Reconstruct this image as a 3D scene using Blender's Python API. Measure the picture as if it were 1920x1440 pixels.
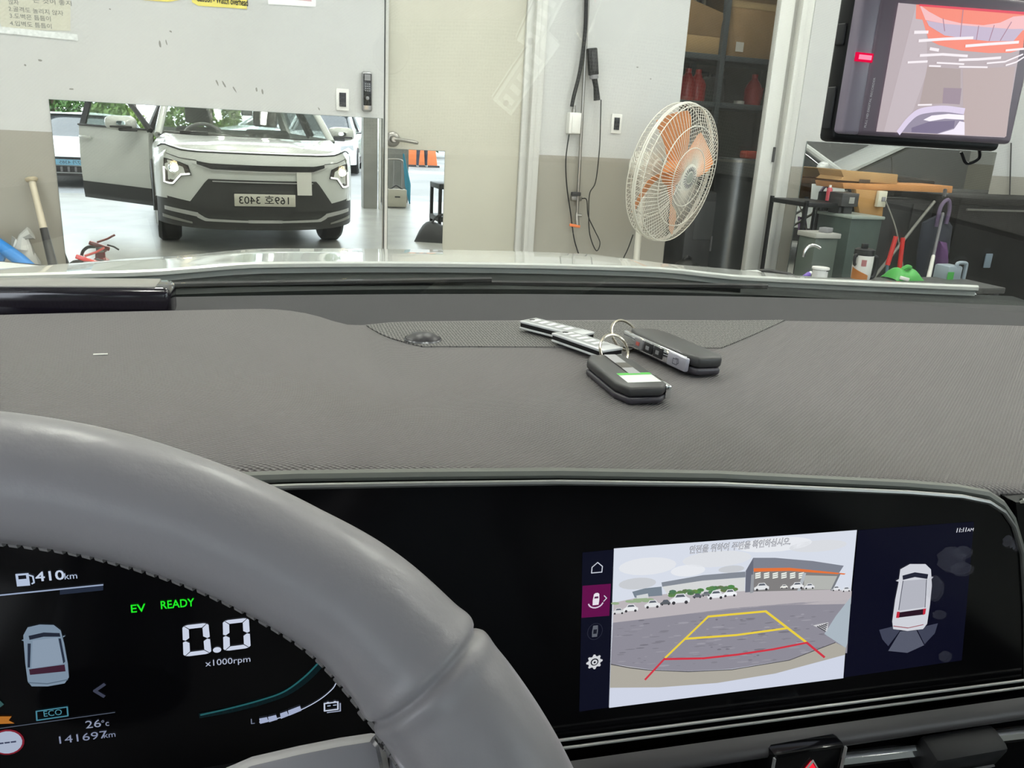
import bpy, bmesh, math, random
from mathutils import Vector, Matrix, Euler
random.seed(7)
PI = math.pi
sc = bpy.context.scene
for o in list(bpy.data.objects):
    bpy.data.objects.remove(o, do_unlink=True)
COL = sc.collection

# ------------------------------------------------------------------ camera
CAM_H, F_PX = 1.22, 1540.0
YAW, PITCH, ROLL = math.radians(20.1), math.radians(17.1), math.radians(3.2)
fwd = Vector((math.sin(YAW) * math.cos(PITCH), math.cos(YAW) * math.cos(PITCH), -math.sin(PITCH)))
r0 = Vector((math.cos(YAW), -math.sin(YAW), 0))
u0 = r0.cross(fwd)
RGT = r0 * math.cos(ROLL) + u0 * math.sin(ROLL)
UPV = RGT.cross(fwd)
cd = bpy.data.cameras.new('camera')
cam = bpy.data.objects.new('camera', cd)
COL.objects.link(cam)
m = Matrix((RGT, UPV, -fwd)).transposed().to_4x4()
m.translation = (0, 0, CAM_H)
cam.matrix_world = m
cd.sensor_fit = 'HORIZONTAL'
cd.sensor_width = 36.0
cd.lens = 36.0 * F_PX / 1920.0
cd.clip_start = 0.01
cd.clip_end = 300
sc.camera = cam

# ------------------------------------------------------------------ sky, exposure
EXPO = 1.95
sc.view_settings.view_transform = 'Standard'
sc.view_settings.look = 'None'
sc.view_settings.gamma = 1.0
sc.view_settings.use_curve_mapping = False
sc.view_settings.exposure = EXPO
EK = 2.0 ** (-EXPO)
w = bpy.data.worlds.new('overcast_sky')
sc.world = w
w.use_nodes = True
bg = w.node_tree.nodes['Background']
bg.inputs[0].default_value = (0.84, 0.91, 1.0, 1)
bg.inputs[1].default_value = 1.6
sc.cycles.max_bounces = 8
sc.cycles.diffuse_bounces = 4
sc.cycles.use_adaptive_sampling = True
sc.cycles.adaptive_threshold = 0.03
sc.cycles.glossy_bounces = 5
sc.cycles.transparent_max_bounces = 12
sc.cycles.sample_clamp_indirect = 8.0
sc.cycles.caustics_reflective = False
sc.cycles.caustics_refractive = False
LAMP_W = 22.0          # radiance of the ceiling strip lamps

# ------------------------------------------------------------------ geometry frames
WALL_Y = 4.96                                   # plane of the bay's end wall
CAR_ROT = math.radians(-4.3)                    # the car stands slightly askew to that wall
XC = 0.265                                      # car centre line in car coordinates

def ray(u, v):
    return RGT * ((u - 960) / F_PX) - UPV * ((v - 720) / F_PX) + fwd
def wp(u, v, y=WALL_Y):                         # point of a vertical plane across the bay
    d = ray(u, v)
    return Vector((0, 0, CAM_H)) + d * (y / d.y)
def gp(u, v, z):                                # point of a horizontal plane
    d = ray(u, v)
    return Vector((0, 0, CAM_H)) + d * ((z - CAM_H) / d.z)
RC = Matrix.Rotation(-CAR_ROT, 3, 'Z')
def cy(u, v, y):                                # the same two in car coordinates
    d = RC @ ray(u, v)
    return Vector((0, 0, CAM_H)) + d * (y / d.y)
def cz(u, v, z):
    d = RC @ ray(u, v)
    return Vector((0, 0, CAM_H)) + d * ((z - CAM_H) / d.z)

# ------------------------------------------------------------------ materials
MATS = {}
def lin(c):
    return tuple(((x / 255) / 12.92 if x <= 10 else (((x / 255) + .055) / 1.055) ** 2.4) for x in c[:3])
def mat(name, col, rough=.5, metal=0., spec=.5, bump=None, var=None, coat=0., sheen=0.):
    """col in linear rgb; bump=(scale, strength, kind); var=(scale, amount)"""
    if name in MATS:
        return MATS[name]
    mt = bpy.data.materials.new(name)
    mt.use_nodes = True
    nt = mt.node_tree
    b = nt.nodes['Principled BSDF']
    b.inputs['Base Color'].default_value = (*col, 1)
    b.inputs['Roughness'].default_value = rough
    b.inputs['Metallic'].default_value = metal
    b.inputs['Specular IOR Level'].default_value = spec
    if coat:
        b.inputs['Coat Weight'].default_value = coat
        b.inputs['Coat Roughness'].default_value = .03
    if sheen:
        b.inputs['Sheen Weight'].default_value = sheen
    tc = None
    if bump or var:
        tc = nt.nodes.new('ShaderNodeTexCoord')
    if bump:
        s, st, kind = bump
        if kind == 'noise':
            t = nt.nodes.new('ShaderNodeTexNoise'); t.inputs['Scale'].default_value = s; t.inputs['Detail'].default_value = 4; out = t.outputs[0]
        elif kind == 'voronoi':
            t = nt.nodes.new('ShaderNodeTexVoronoi'); t.inputs['Scale'].default_value = s; out = t.outputs[0]
        nt.links.new(tc.outputs['Object'], t.inputs['Vector'])
        bp = nt.nodes.new('ShaderNodeBump'); bp.inputs['Strength'].default_value = st; bp.inputs['Distance'].default_value = .002
        nt.links.new(out, bp.inputs['Height']); nt.links.new(bp.outputs[0], b.inputs['Normal'])
    if var:
        s, am = var
        t = nt.nodes.new('ShaderNodeTexNoise'); t.inputs['Scale'].default_value = s; t.inputs['Detail'].default_value = 6
        nt.links.new(tc.outputs['Object'], t.inputs['Vector'])
        r = nt.nodes.new('ShaderNodeValToRGB')
        r.color_ramp.elements[0].position = .3; r.color_ramp.elements[1].position = .7
        r.color_ramp.elements[0].color = (*[c * (1 - am) for c in col], 1)
        r.color_ramp.elements[1].color = (*[min(1, c * (1 + am * .5)) for c in col], 1)
        nt.links.new(t.outputs[0], r.inputs[0]); nt.links.new(r.outputs[0], b.inputs['Base Color'])
    MATS[name] = mt
    return mt
def emit(name, col, strength):
    if name in MATS: return MATS[name]
    mt = bpy.data.materials.new(name); mt.use_nodes = True
    nt = mt.node_tree; nt.nodes.clear()
    e = nt.nodes.new('ShaderNodeEmission'); e.inputs[0].default_value = (*col, 1); e.inputs[1].default_value = strength
    o = nt.nodes.new('ShaderNodeOutputMaterial'); nt.links.new(e.outputs[0], o.inputs[0])
    MATS[name] = mt; return mt
def glass(name, tint, refl=.5, rough=0., dirt=0.):
    if name in MATS: return MATS[name]
    mt = bpy.data.materials.new(name); mt.use_nodes = True
    nt = mt.node_tree; nt.nodes.clear()
    N = nt.nodes.new
    t = N('ShaderNodeBsdfTransparent'); t.inputs[0].default_value = (*tint, 1)
    g = N('ShaderNodeBsdfGlossy'); g.inputs[1].default_value = rough
    fr = N('ShaderNodeFresnel'); fr.inputs[0].default_value = 1.45
    mu = N('ShaderNodeMath'); mu.operation = 'MULTIPLY'; mu.inputs[1].default_value = refl
    nt.links.new(fr.outputs[0], mu.inputs[0])
    mx = N('ShaderNodeMixShader'); nt.links.new(mu.outputs[0], mx.inputs[0])
    nt.links.new(t.outputs[0], mx.inputs[1]); nt.links.new(g.outputs[0], mx.inputs[2])
    last = mx
    if dirt:
        tc = N('ShaderNodeTexCoord'); no = N('ShaderNodeTexNoise'); no.inputs['Scale'].default_value = 9; no.inputs['Detail'].default_value = 8
        nt.links.new(tc.outputs['Object'], no.inputs['Vector'])
        vo = N('ShaderNodeTexVoronoi'); vo.inputs['Scale'].default_value = 60
        nt.links.new(tc.outputs['Object'], vo.inputs['Vector'])
        r1 = N('ShaderNodeMapRange'); r1.inputs[1].default_value = .45; r1.inputs[2].default_value = .8; r1.inputs[4].default_value = dirt
        nt.links.new(no.outputs[0], r1.inputs[0])
        r2 = N('ShaderNodeMapRange'); r2.inputs[1].default_value = .06; r2.inputs[2].default_value = .03; r2.inputs[4].default_value = dirt * 2.2
        nt.links.new(vo.outputs[0], r2.inputs[0])
        ad = N('ShaderNodeMath'); ad.operation = 'ADD'; nt.links.new(r1.outputs[0], ad.inputs[0]); nt.links.new(r2.outputs[0], ad.inputs[1])
        d = N('ShaderNodeBsdfDiffuse'); d.inputs[0].default_value = (.55, .55, .52, 1)
        m2 = N('ShaderNodeMixShader'); nt.links.new(ad.outputs[0], m2.inputs[0])
        nt.links.new(mx.outputs[0], m2.inputs[1]); nt.links.new(d.outputs[0], m2.inputs[2]); last = m2
    o = N('ShaderNodeOutputMaterial'); nt.links.new(last.outputs[0], o.inputs[0])
    MATS[name] = mt; return mt
def printed(name, glow, rough=.25):
    """flat print: colour comes from the 'Col' attribute of the drawn shapes; glow>0 for lit displays"""
    if name in MATS: return MATS[name]
    mt = bpy.data.materials.new(name); mt.use_nodes = True
    nt = mt.node_tree
    b = nt.nodes['Principled BSDF']
    at = nt.nodes.new('ShaderNodeAttribute'); at.attribute_name = 'Col'
    b.inputs['Roughness'].default_value = rough
    if glow:
        b.inputs['Base Color'].default_value = (.004, .004, .005, 1)
        b.inputs['Specular IOR Level'].default_value = .15
        nt.links.new(at.outputs[0], b.inputs['Emission Color']); b.inputs['Emission Strength'].default_value = glow
    else:
        nt.links.new(at.outputs[0], b.inputs['Base Color'])
    MATS[name] = mt; return mt

# ------------------------------------------------------------------ mesh helpers
class MB:
    def __init__(s, M=None):
        s.v, s.f, s.mi, s.cur, s.M = [], [], [], 0, M
        s.cols = None
    def add(s, vs, fs):
        k = len(s.v)
        s.v += [tuple(s.M @ Vector(p)) if s.M else tuple(p) for p in vs]
        for q in fs:
            s.f.append([i + k for i in q]); s.mi.append(s.cur)
        return s
    def box(s, c, d, rot=None, taper=1.0):
        x, y, z = [q / 2 for q in d]
        vs = [Vector((a * x * (taper if cc > 0 else 1), b * y * (taper if cc > 0 else 1), cc * z)) for a in (-1, 1) for b in (-1, 1) for cc in (-1, 1)]
        if rot is not None:
            R = rot if isinstance(rot, Matrix) else Euler(rot).to_matrix()
            vs = [R @ p for p in vs]
        vs = [p + Vector(c) for p in vs]
        return s.add(vs, [(0, 1, 3, 2), (4, 6, 7, 5), (0, 4, 5, 1), (2, 3, 7, 6), (0, 2, 6, 4), (1, 5, 7, 3)])
    def tube(s, pts, r, n=8, closed=False, cap=True, squash=None):
        pts = [Vector(p) for p in pts]; N = len(pts)
        rr = r if isinstance(r, (list, tuple)) else [r] * N
        T = []
        for i in range(N):
            a = pts[(i - 1) % N] if (closed or i > 0) else pts[i]
            b = pts[(i + 1) % N] if (closed or i < N - 1) else pts[i]
            T.append((b - a).normalized() if (b - a).length > 1e-9 else Vector((0, 0, 1)))
        ref = Vector((0, 0, 1)) if abs(T[0].z) < .9 else Vector((1, 0, 0))
        nn = (ref - T[0] * ref.dot(T[0])).normalized()
        vs = []
        for i in range(N):
            nn = (nn - T[i] * nn.dot(T[i]))
            nn = nn.normalized() if nn.length > 1e-6 else T[i].orthogonal().normalized()
            bb = T[i].cross(nn)
            for k in range(n):
                a = 2 * PI * k / n
                vs.append(pts[i] + (nn * math.cos(a) + bb * math.sin(a)) * rr[i])
        fs = []
        for i in range(N if closed else N - 1):
            for k in range(n):
                a, b = i * n + k, i * n + (k + 1) % n
                c, d = ((i + 1) % N) * n + (k + 1) % n, ((i + 1) % N) * n + k
                fs.append((a, b, c, d))
        if cap and not closed:
            fs.append(tuple(range(n))[::-1]); fs.append(tuple((N - 1) * n + k for k in range(n)))
        return s.add(vs, fs)
    def lathe(s, prof, o=(0, 0, 0), axis=(0, 0, 1), n=24, cap=True):
        ax = Vector(axis).normalized(); e1 = ax.orthogonal().normalized(); e2 = ax.cross(e1); o = Vector(o)
        vs = []
        for (r, h) in prof:
            for k in range(n):
                a = 2 * PI * k / n
                vs.append(o + ax * h + (e1 * math.cos(a) + e2 * math.sin(a)) * r)
        fs = [(i * n + k, i * n + (k + 1) % n, (i + 1) * n + (k + 1) % n, (i + 1) * n + k) for i in range(len(prof) - 1) for k in range(n)]
        if cap:
            fs.append(tuple(range(n))[::-1]); fs.append(tuple((len(prof) - 1) * n + k for k in range(n)))
        return s.add(vs, fs)
    def grid(s, fn, nu, nv):
        vs = [fn(i / nu, j / nv) for i in range(nu + 1) for j in range(nv + 1)]
        fs = [(i * (nv + 1) + j, (i + 1) * (nv + 1) + j, (i + 1) * (nv + 1) + j + 1, i * (nv + 1) + j + 1) for i in range(nu) for j in range(nv)]
        return s.add(vs, fs)
    def slab(s, fn, nu, nv, off):
        """closed sheet: fn(u,v)->point, off = thickness vector or fn(u,v)->vector"""
        A = [Vector(fn(i / nu, j / nv)) for i in range(nu + 1) for j in range(nv + 1)]
        O = [Vector(off(i / nu, j / nv)) if callable(off) else Vector(off) for i in range(nu + 1) for j in range(nv + 1)]
        n = len(A); w_ = nv + 1
        vs = A + [a + b for a, b in zip(A, O)]
        fs = []
        for i in range(nu):
            for j in range(nv):
                q = (i * w_ + j, (i + 1) * w_ + j, (i + 1) * w_ + j + 1, i * w_ + j + 1)
                fs.append(q); fs.append(tuple(x + n for x in q)[::-1])
        bd = [i * w_ for i in range(nu + 1)] + [nu * w_ + j for j in range(1, nv + 1)] + [i * w_ + nv for i in range(nu - 1, -1, -1)] + [j for j in range(nv - 1, 0, -1)]
        for k in range(len(bd)):
            a, b = bd[k], bd[(k + 1) % len(bd)]
            fs.append((a, a + n, b + n, b))
        return s.add(vs, fs)
    def prism(s, poly, off):
        """poly: 3d points; off: extrusion vector"""
        n = len(poly); off = Vector(off)
        vs = [Vector(p) for p in poly] + [Vector(p) + off for p in poly]
        fs = [tuple(range(n)), tuple(range(2 * n - 1, n - 1, -1))] + [(i, i + n, (i + 1) % n + n, (i + 1) % n) for i in range(n)]
        return s.add(vs, fs)
    def ball(s, c, r, nu=12, nv=8):
        c = Vector(c); r = Vector(r) if not isinstance(r, (int, float)) else Vector((r, r, r))
        vs = [c + Vector((r.x * math.sin(PI * j / nv) * math.cos(2 * PI * i / nu), r.y * math.sin(PI * j / nv) * math.sin(2 * PI * i / nu), r.z * math.cos(PI * j / nv))) for j in range(nv + 1) for i in range(nu)]
        fs = [(j * nu + i, (j + 1) * nu + i, (j + 1) * nu + (i + 1) % nu, j * nu + (i + 1) % nu) for j in range(nv) for i in range(nu)]
        return s.add(vs, fs)
    def build(s, name, mt, parent=None, smooth=40, bevel=0, seg=2):
        me = bpy.data.meshes.new(name)
        bm = bmesh.new()
        bv = [bm.verts.new(p) for p in s.v]
        for q, mi in zip(s.f, s.mi):
            try:
                fc = bm.faces.new([bv[i] for i in q]); fc.material_index = mi
            except ValueError:
                pass
        bmesh.ops.remove_doubles(bm, verts=bm.verts, dist=1e-6)
        bmesh.ops.recalc_face_normals(bm, faces=bm.faces)
        if bevel:
            ed = [e for e in bm.edges if len(e.link_faces) == 2 and e.calc_face_angle(0) > .5]
            bmesh.ops.bevel(bm, geom=ed, offset=bevel, segments=seg, affect='EDGES', profile=.5, clamp_overlap=True)
        bm.to_mesh(me); bm.free()
        for q in (mt if isinstance(mt, (list, tuple)) else [mt]):
            me.materials.append(q)
        if smooth:
            me.shade_smooth(); me.set_sharp_from_angle(angle=math.radians(smooth))
        o = bpy.data.objects.new(name, me)
        COL.objects.link(o)
        if parent: o.parent = parent
        return o

FONT_CACHE = {}
def text_mesh(txt, size=1.0, ext=0.0, italic=0.0):
    """(verts, faces) of the lettering in its own plane, baseline at the origin"""
    key = (txt,)
    if key not in FONT_CACHE:
        cu = bpy.data.curves.new('lettering', 'FONT'); cu.body = txt; cu.size = 1.0; cu.resolution_u = 3
        ob = bpy.data.objects.new('lettering', cu); COL.objects.link(ob)
        dg = bpy.context.evaluated_depsgraph_get()
        me = bpy.data.meshes.new_from_object(ob.evaluated_get(dg))
        FONT_CACHE[key] = ([tuple(v.co) for v in me.vertices], [tuple(p.vertices) for p in me.polygons])
        bpy.data.objects.remove(ob); bpy.data.curves.remove(cu); bpy.data.meshes.remove(me)
    vs, fs = FONT_CACHE[key]
    return [((x + italic * y) * size, y * size) for x, y, z in vs], fs

class Print:
    """flat print on one plane; frame = (origin, right, up, out)"""
    def __init__(s, o, r, u, n, step=.00015):
        s.o, s.r, s.u, s.n, s.step = Vector(o), Vector(r), Vector(u), Vector(n), step
        s.v, s.f, s.c = [], [], []
    def pt(s, p, layer):
        return s.o + s.r * p[0] + s.u * p[1] + s.n * (s.step * (layer + 1))
    def poly(s, pts, col, layer=0):
        k = len(s.v); s.v += [s.pt(p, layer) for p in pts]
        s.f.append(list(range(k, k + len(pts)))); s.c.append(col)
    def rect(s, x0, y0, x1, y1, col, layer=0):
        s.poly([(x0, y0), (x1, y0), (x1, y1), (x0, y1)], col, layer)
    def line(s, pts, wd, col, layer=0, closed=False):
        n = len(pts)
        for i in range(n if closed else n - 1):
            a, b = Vector(pts[i]), Vector(pts[(i + 1) % n])
            d = (b - a)
            if d.length < 1e-7: continue
            d.normalize(); q = Vector((-d.y, d.x)) * wd / 2; e = d * wd * .3
            s.poly([a - e - q, b + e - q, b + e + q, a - e + q], col, layer)
    def ell(s, c, rx, ry, col, layer=0, n=20, a0=0., a1=2 * PI):
        s.poly([(c[0] + rx * math.cos(a0 + (a1 - a0) * k / n), c[1] + ry * math.sin(a0 + (a1 - a0) * k / n)) for k in range(n + (0 if a1 - a0 > 6.2 else 1))], col, layer)
    def text(s, t, x, y, size, col, layer=2, align='l', sx=1.0, italic=0., bold=0., wid=None):
        vs, fs = text_mesh(t, size, italic=italic)
        if not vs: return
        if wid: sx = wid / max(p[0] for p in vs)
        w_ = max(p[0] for p in vs) * sx
        dx = {'l': 0, 'c': -w_ / 2, 'r': -w_}[align]
        for ob in ([(0, 0)] if not bold else [(0, 0), (bold * size, 0), (0, bold * size), (bold * size, bold * size)]):
            k = len(s.v)
            s.v += [s.pt((x + dx + p[0] * sx + ob[0], y + p[1] + ob[1]), layer) for p in vs]
            for q in fs:
                s.f.append([k + i for i in q]); s.c.append(col)
    def build(s, name, mt, parent=None):
        me = bpy.data.meshes.new(name)
        me.from_pydata([tuple(p) for p in s.v], [], s.f)
        at = me.color_attributes.new('Col', 'FLOAT_COLOR', 'CORNER')
        for p, c in zip(me.polygons, s.c):
            for li in p.loop_indices:
                at.data[li].color = (*c, 1)
        me.materials.append(mt)
        o = bpy.data.objects.new(name, me); COL.objects.link(o)
        if parent: o.parent = parent
        return o

def empty(name, loc=(0, 0, 0), rz=0., label=None, cat=None, group=None):
    o = bpy.data.objects.new(name, None); COL.objects.link(o)
    o.location = loc; o.rotation_euler = (0, 0, rz); o.empty_display_size = .1
    if label: tag(o, label, cat, group)
    return o
def tag(o, label, cat, group=None):
    o['label'] = label; o['category'] = cat
    if group: o['group'] = group
    return o
def struct(o):
    o['kind'] = 'structure'; return o
def lerp(a, b, t): return a + (b - a) * t
def sstep(a, b, x):
    t = max(0, min(1, (x - a) / (b - a))); return t * t * (3 - 2 * t)
def pw(pts, x):
    """piecewise linear"""
    if x <= pts[0][0]: return pts[0][1]
    for (a, b), (c, d) in zip(pts, pts[1:]):
        if x <= c: return b + (d - b) * (x - a) / (c - a)
    return pts[-1][1]
def smooth_pts(P, per=6, closed=False):
    P = [Vector(p) for p in P]; n = len(P); out = []
    for i in range(n if closed else n - 1):
        p0 = P[(i - 1) % n] if closed or i > 0 else P[i] * 2 - P[i + 1]
        p1, p2 = P[i], P[(i + 1) % n]
        p3 = P[(i + 2) % n] if closed or i < n - 2 else p2 * 2 - p1
        for k in range(per):
            t = k / per
            out.append(.5 * ((2 * p1) + (p2 - p0) * t + (2 * p0 - 5 * p1 + 4 * p2 - p3) * t * t + (3 * p1 - p0 - 3 * p2 + p3) * t ** 3))
    if not closed: out.append(P[-1])
    return out
# ================================================================== SETTING
M_WHITE = mat('white_wall_paint', (.51, .515, .50), .6, bump=(9, .04, 'noise'), var=(1.3, .05))
M_GREY = mat('grey_wall_paint', (.315, .30, .255), .6, bump=(9, .05, 'noise'), var=(1.1, .10))
M_FLOOR = mat('bay_floor_concrete', (.36, .355, .325), .33, var=(2.2, .25), bump=(9, .06, 'noise'))
M_YARD = mat('yard_concrete', (.24, .24, .235), .8, var=(.5, .25), bump=(30, .3, 'noise'))
M_CREAM = mat('cream_door_paint', (.48, .465, .39), .5, var=(2.5, .05))
M_JAMB = mat('jamb_grey_paint', (.50, .50, .47), .5)
M_ALU = mat('painted_frame', (.62, .62, .58), .45, var=(3, .06))
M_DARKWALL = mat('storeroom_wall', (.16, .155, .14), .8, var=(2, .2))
M_MIRROR = mat('mirror_glass', (.93, .95, .93), .0, metal=1.0)
M_EDGE = mat('mirror_edge', (.10, .13, .12), .3)
M_STEEL = mat('brushed_steel', (.30, .29, .27), .34, metal=.85)
M_CHROME = mat('chrome', (.82, .82, .84), .08, metal=1.0)
M_BLACK = mat('black_plastic', (.010, .010, .011), .45, spec=.3)
M_BLKGL = mat('black_gloss', (.004, .004, .005), .12, spec=.35)
M_DKGREY = mat('dark_grey_plastic', (.032, .032, .034), .5, spec=.35)
M_GREYP = mat('grey_plastic', (.22, .22, .23), .5)
M_WPLAST = mat('white_plastic', (.72, .72, .69), .4)
M_ORANGE = mat('orange_paint', (.75, .20, .06), .55, var=(3, .15))
M_RED = mat('red_plastic', (.55, .03, .025), .4)
M_PAPER = mat('paper', (.72, .71, .66), .8)
M_CARD = mat('cardboard', (.36, .235, .12), .85, var=(4, .15))
M_TEAL = mat('blue_cloth', (.03, .25, .36), .6, bump=(30, .4, 'noise'))

def wall_panel(name, x0, x1, z0, z1, y=WALL_Y, t=.14):
    """painted wall: white above the dado line, grey below; the two coats are two materials on one mesh"""
    b = MB(); zd = 1.088
    if z1 > zd:
        b.cur = 0; b.box(((x0 + x1) / 2, y + t / 2, (max(z0, zd) + z1) / 2), (x1 - x0, t, z1 - max(z0, zd)))
    if z0 < zd:
        b.cur = 1; b.box(((x0 + x1) / 2, y + t / 2, (z0 + min(z1, zd)) / 2), (x1 - x0, t, min(z1, zd) - z0))
    return struct(b.build(name, [M_WHITE, M_GREY], smooth=0))
TOP = 4.3
wall_panel('wall_front', -7, .935, 0, TOP)
wall_panel('wall_front', 1.90, 2.863, 0, TOP)
wall_panel('wall_front', 3.80, 14, 0, TOP)
wall_panel('wall_front', .935, 1.90, 2.15, TOP)
wall_panel('wall_front', 2.863, 3.80, 2.6, TOP)
struct(MB().box((3.5, .9, -.05), (21, 9.6, .1)).build('floor', M_FLOOR, smooth=0))
struct(MB().box((3.5, -31.9, -.07), (120, 56, .1)).build('ground', M_YARD, smooth=0))
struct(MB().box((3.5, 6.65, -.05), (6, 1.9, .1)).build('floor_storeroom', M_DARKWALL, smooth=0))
M_CEIL = mat('ceiling_panel', (.72, .72, .70), .7)
cl = MB(); cl.box((3.5, 1.2, TOP + .05), (21, 8.4, .1))
for k in range(14):
    cl.box((-6.2 + k * 1.5, 1.2, TOP - .06), (.10, 8.2, .12))
struct(cl.build('ceiling', M_CEIL, smooth=0))
wall_panel('wall_left', -7.14, -7, 0, TOP, y=-3.0, t=8.1)
wall_panel('wall_right', 14, 14.14, 0, TOP, y=-3.0, t=8.1)
# lintel above the open side of the bay with its orange band
ln = MB(); ln.box((3.5, -3.0, 3.95), (21, .3, .7)); struct(ln.build('lintel', mat('fascia_grey', (.20, .21, .22), .5), smooth=0))
cp = empty('canopy', (3.5, -3.15, 3.7), label='orange canopy band above the open side of the bay', cat='canopy')
MB().box((0, -.35, 0), (21, .7, .22)).build('canopy_band', M_ORANGE, cp, smooth=0)
for k in range(7):
    MB().box((-9 + 3 * k, -.3, -.16), (.06, .6, .1)).build('bracket', M_DKGREY, cp, smooth=0)
struct(MB().box((11.3, -3.0, TOP / 2), (5.4, .12, TOP)).build('wall_back', mat('back_cladding', (.24, .245, .25), .6), smooth=0))
# storeroom behind the doorway
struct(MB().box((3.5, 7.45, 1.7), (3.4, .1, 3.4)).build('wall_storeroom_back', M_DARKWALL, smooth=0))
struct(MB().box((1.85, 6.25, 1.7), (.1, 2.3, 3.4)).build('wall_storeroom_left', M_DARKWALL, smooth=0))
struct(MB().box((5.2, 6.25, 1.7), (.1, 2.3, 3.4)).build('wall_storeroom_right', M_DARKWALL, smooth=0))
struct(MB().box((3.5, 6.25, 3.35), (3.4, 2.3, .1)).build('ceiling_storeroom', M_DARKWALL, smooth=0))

# ---- cream door with jambs (left of the conduit)
d1 = struct(empty('door_1', (1.37, WALL_Y, 0)))
MB().box((0, .045, 1.05), (.83, .04, 2.1)).build('door_leaf', M_CREAM, d1, smooth=30, bevel=.003)
MB().box((-.42, .04, 1.075), (.016, .10, 2.15)).build('jamb', M_JAMB, d1, smooth=0)
jm = MB()
jm.box((.438, .05, 1.075), (.045, .09, 2.15)); jm.box((.475, .02, 1.075), (.030, .10, 2.15)); jm.box((.51, .0, 1.075), (.042, .05, 2.15))
jm.build('jamb', M_JAMB, d1, smooth=30, bevel=.003)
MB().box((.03, .04, 2.12), (.95, .1, .05)).build('door_head', M_JAMB, d1, smooth=0)
hd = MB()
hc = wp(736, 261, WALL_Y + .02)
hx, hz = hc.x - 1.37, hc.z
hd.lathe([(.044, 0), (.044, .008), (.036, .016), (.022, .02), (.018, .05), (.014, .056)], (hx, .024, hz), (0, -1, 0), 20)
hd.build('handle_rose', M_STEEL, d1)
MB().tube(smooth_pts([(hx, -.022, hz), (hx + .02, -.03, hz), (hx + .07, -.032, hz - .004), (hx + .13, -.026, hz - .012), (hx + .137, -.012, hz - .013)], 5), .0105, 8).build('handle_lever', M_STEEL, d1)

# ---- sliding door leaf and its frame on the right of the doorway
d2 = struct(empty('door_2', (3.55, WALL_Y, 0)))
MB().box((.035, .02, 1.3), (.11, .05, 2.6)).build('door_stile', M_ALU, d2, smooth=30, bevel=.004)
MB().box((.115, .05, 1.3), (.06, .04, 2.6)).build('frame_post', mat('frame_grey', (.40, .39, .36), .5), d2, smooth=30, bevel=.003)
MB().box((.16, .01, 1.3), (.04, .06, 2.6)).build('frame_post', M_ALU, d2, smooth=30, bevel=.004)
MB().box((.22, .03, 1.3), (.07, .05, 2.6)).build('frame_post', M_ALU, d2, smooth=30, bevel=.004)
MB().box((.082, -.012, 1.16), (.014, .012, .10)).build('finger_pull', M_DKGREY, d2, smooth=0)
MB().box((-.30, .08, 2.58), (.8, .08, .06)).build('track', M_ALU, d2, smooth=0)

# added fill lamp, unseen above the doorway head, brightening the storeroom shelves
t = empty('added_fill_lamp', (3.6, 5.9, 3.25), label='small fill lamp added on the storeroom ceiling, out of view', cat='lamp')
MB().box((0, 0, .02), (.3, .12, .05)).build('lamp_housing', M_WPLAST, t, smooth=0)  # housing of the added fill lamp
MB().box((0, 0, -.02), (.26, .09, .03)).build('lamp_tube', emit('added_fill_tube', (1.0, .95, .82), 45.0), t, smooth=0)

# ---- mirrors
def wall_mirror(name, x0, x1, z0, z1, label, y=WALL_Y):
    t = empty(name, ((x0 + x1) / 2, y, z0), label=label, cat='mirror')
    wd, hh = x1 - x0, z1 - z0
    MB().box((0, -.0025, hh / 2), (wd, .003, hh)).build('mirror_back', M_EDGE, t, smooth=0)
    MB().box((0, -.0055, hh / 2), (wd - .004, .003, hh - .004)).build('mirror_face', M_MIRROR, t, smooth=0)
    return t
wall_mirror('wall_mirror', -.782, .930, .05, 1.249, 'large frameless mirror showing the white car head-on, beneath the white wall')
wall_mirror('wall_mirror', .964, 1.311, .05, 1.083, 'narrow mirror stuck on the lower corner of the cream door', WALL_Y + .0245)
wall_mirror('wall_mirror', 3.895, 5.66, .25, 1.262, 'mirror on the far right wall behind the clutter')

# ---- ceiling strip lamps
M_TUBE = emit('lamp_tube', (1.0, .985, .93), LAMP_W)
LAMPPOS = ['reflected left of centre in the car windscreen', 'reflected right of centre in the car windscreen', 'over the left side of the bay, towards the yard', 'over the left side of the bay, towards the end wall', 'over the car bonnet', 'over the doorway side, towards the end wall', 'over the grey column side of the bay', 'over the far mirror, towards the end wall', 'above the white car with raised bonnet', 'rightmost, towards the end wall', 'rightmost, towards the yard', 'close above the large mirror wall', 'close above the cream door', 'close above the storeroom doorway']
def strip(x, y, k):
    t = empty('strip_lamp', (x, y, TOP - .16), label='white ceiling strip lamp ' + LAMPPOS[k], cat='lamp', group='strip lamps under the bay ceiling')
    MB().box((0, 0, .02), (.16, 1.25, .04)).build('lamp_housing', M_WPLAST, t, smooth=0)
    MB().box((0, 0, -.02), (.12, 1.2, .03)).build('lamp_tube', M_TUBE, t, smooth=0)
for k, (x, y) in enumerate([(-.02, -1.0), (.98, -1.0), (-3.2, 0), (-3.2, 2.6), (.1, 2.9), (3.3, 2.6), (3.3, 0), (6.6, 2.6), (6.6, 0), (10, 2.6), (10, 0), (-1.6, 3.6), (1.7, 3.6), (5, 3.6)]):
    strip(x, y, k)

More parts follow.
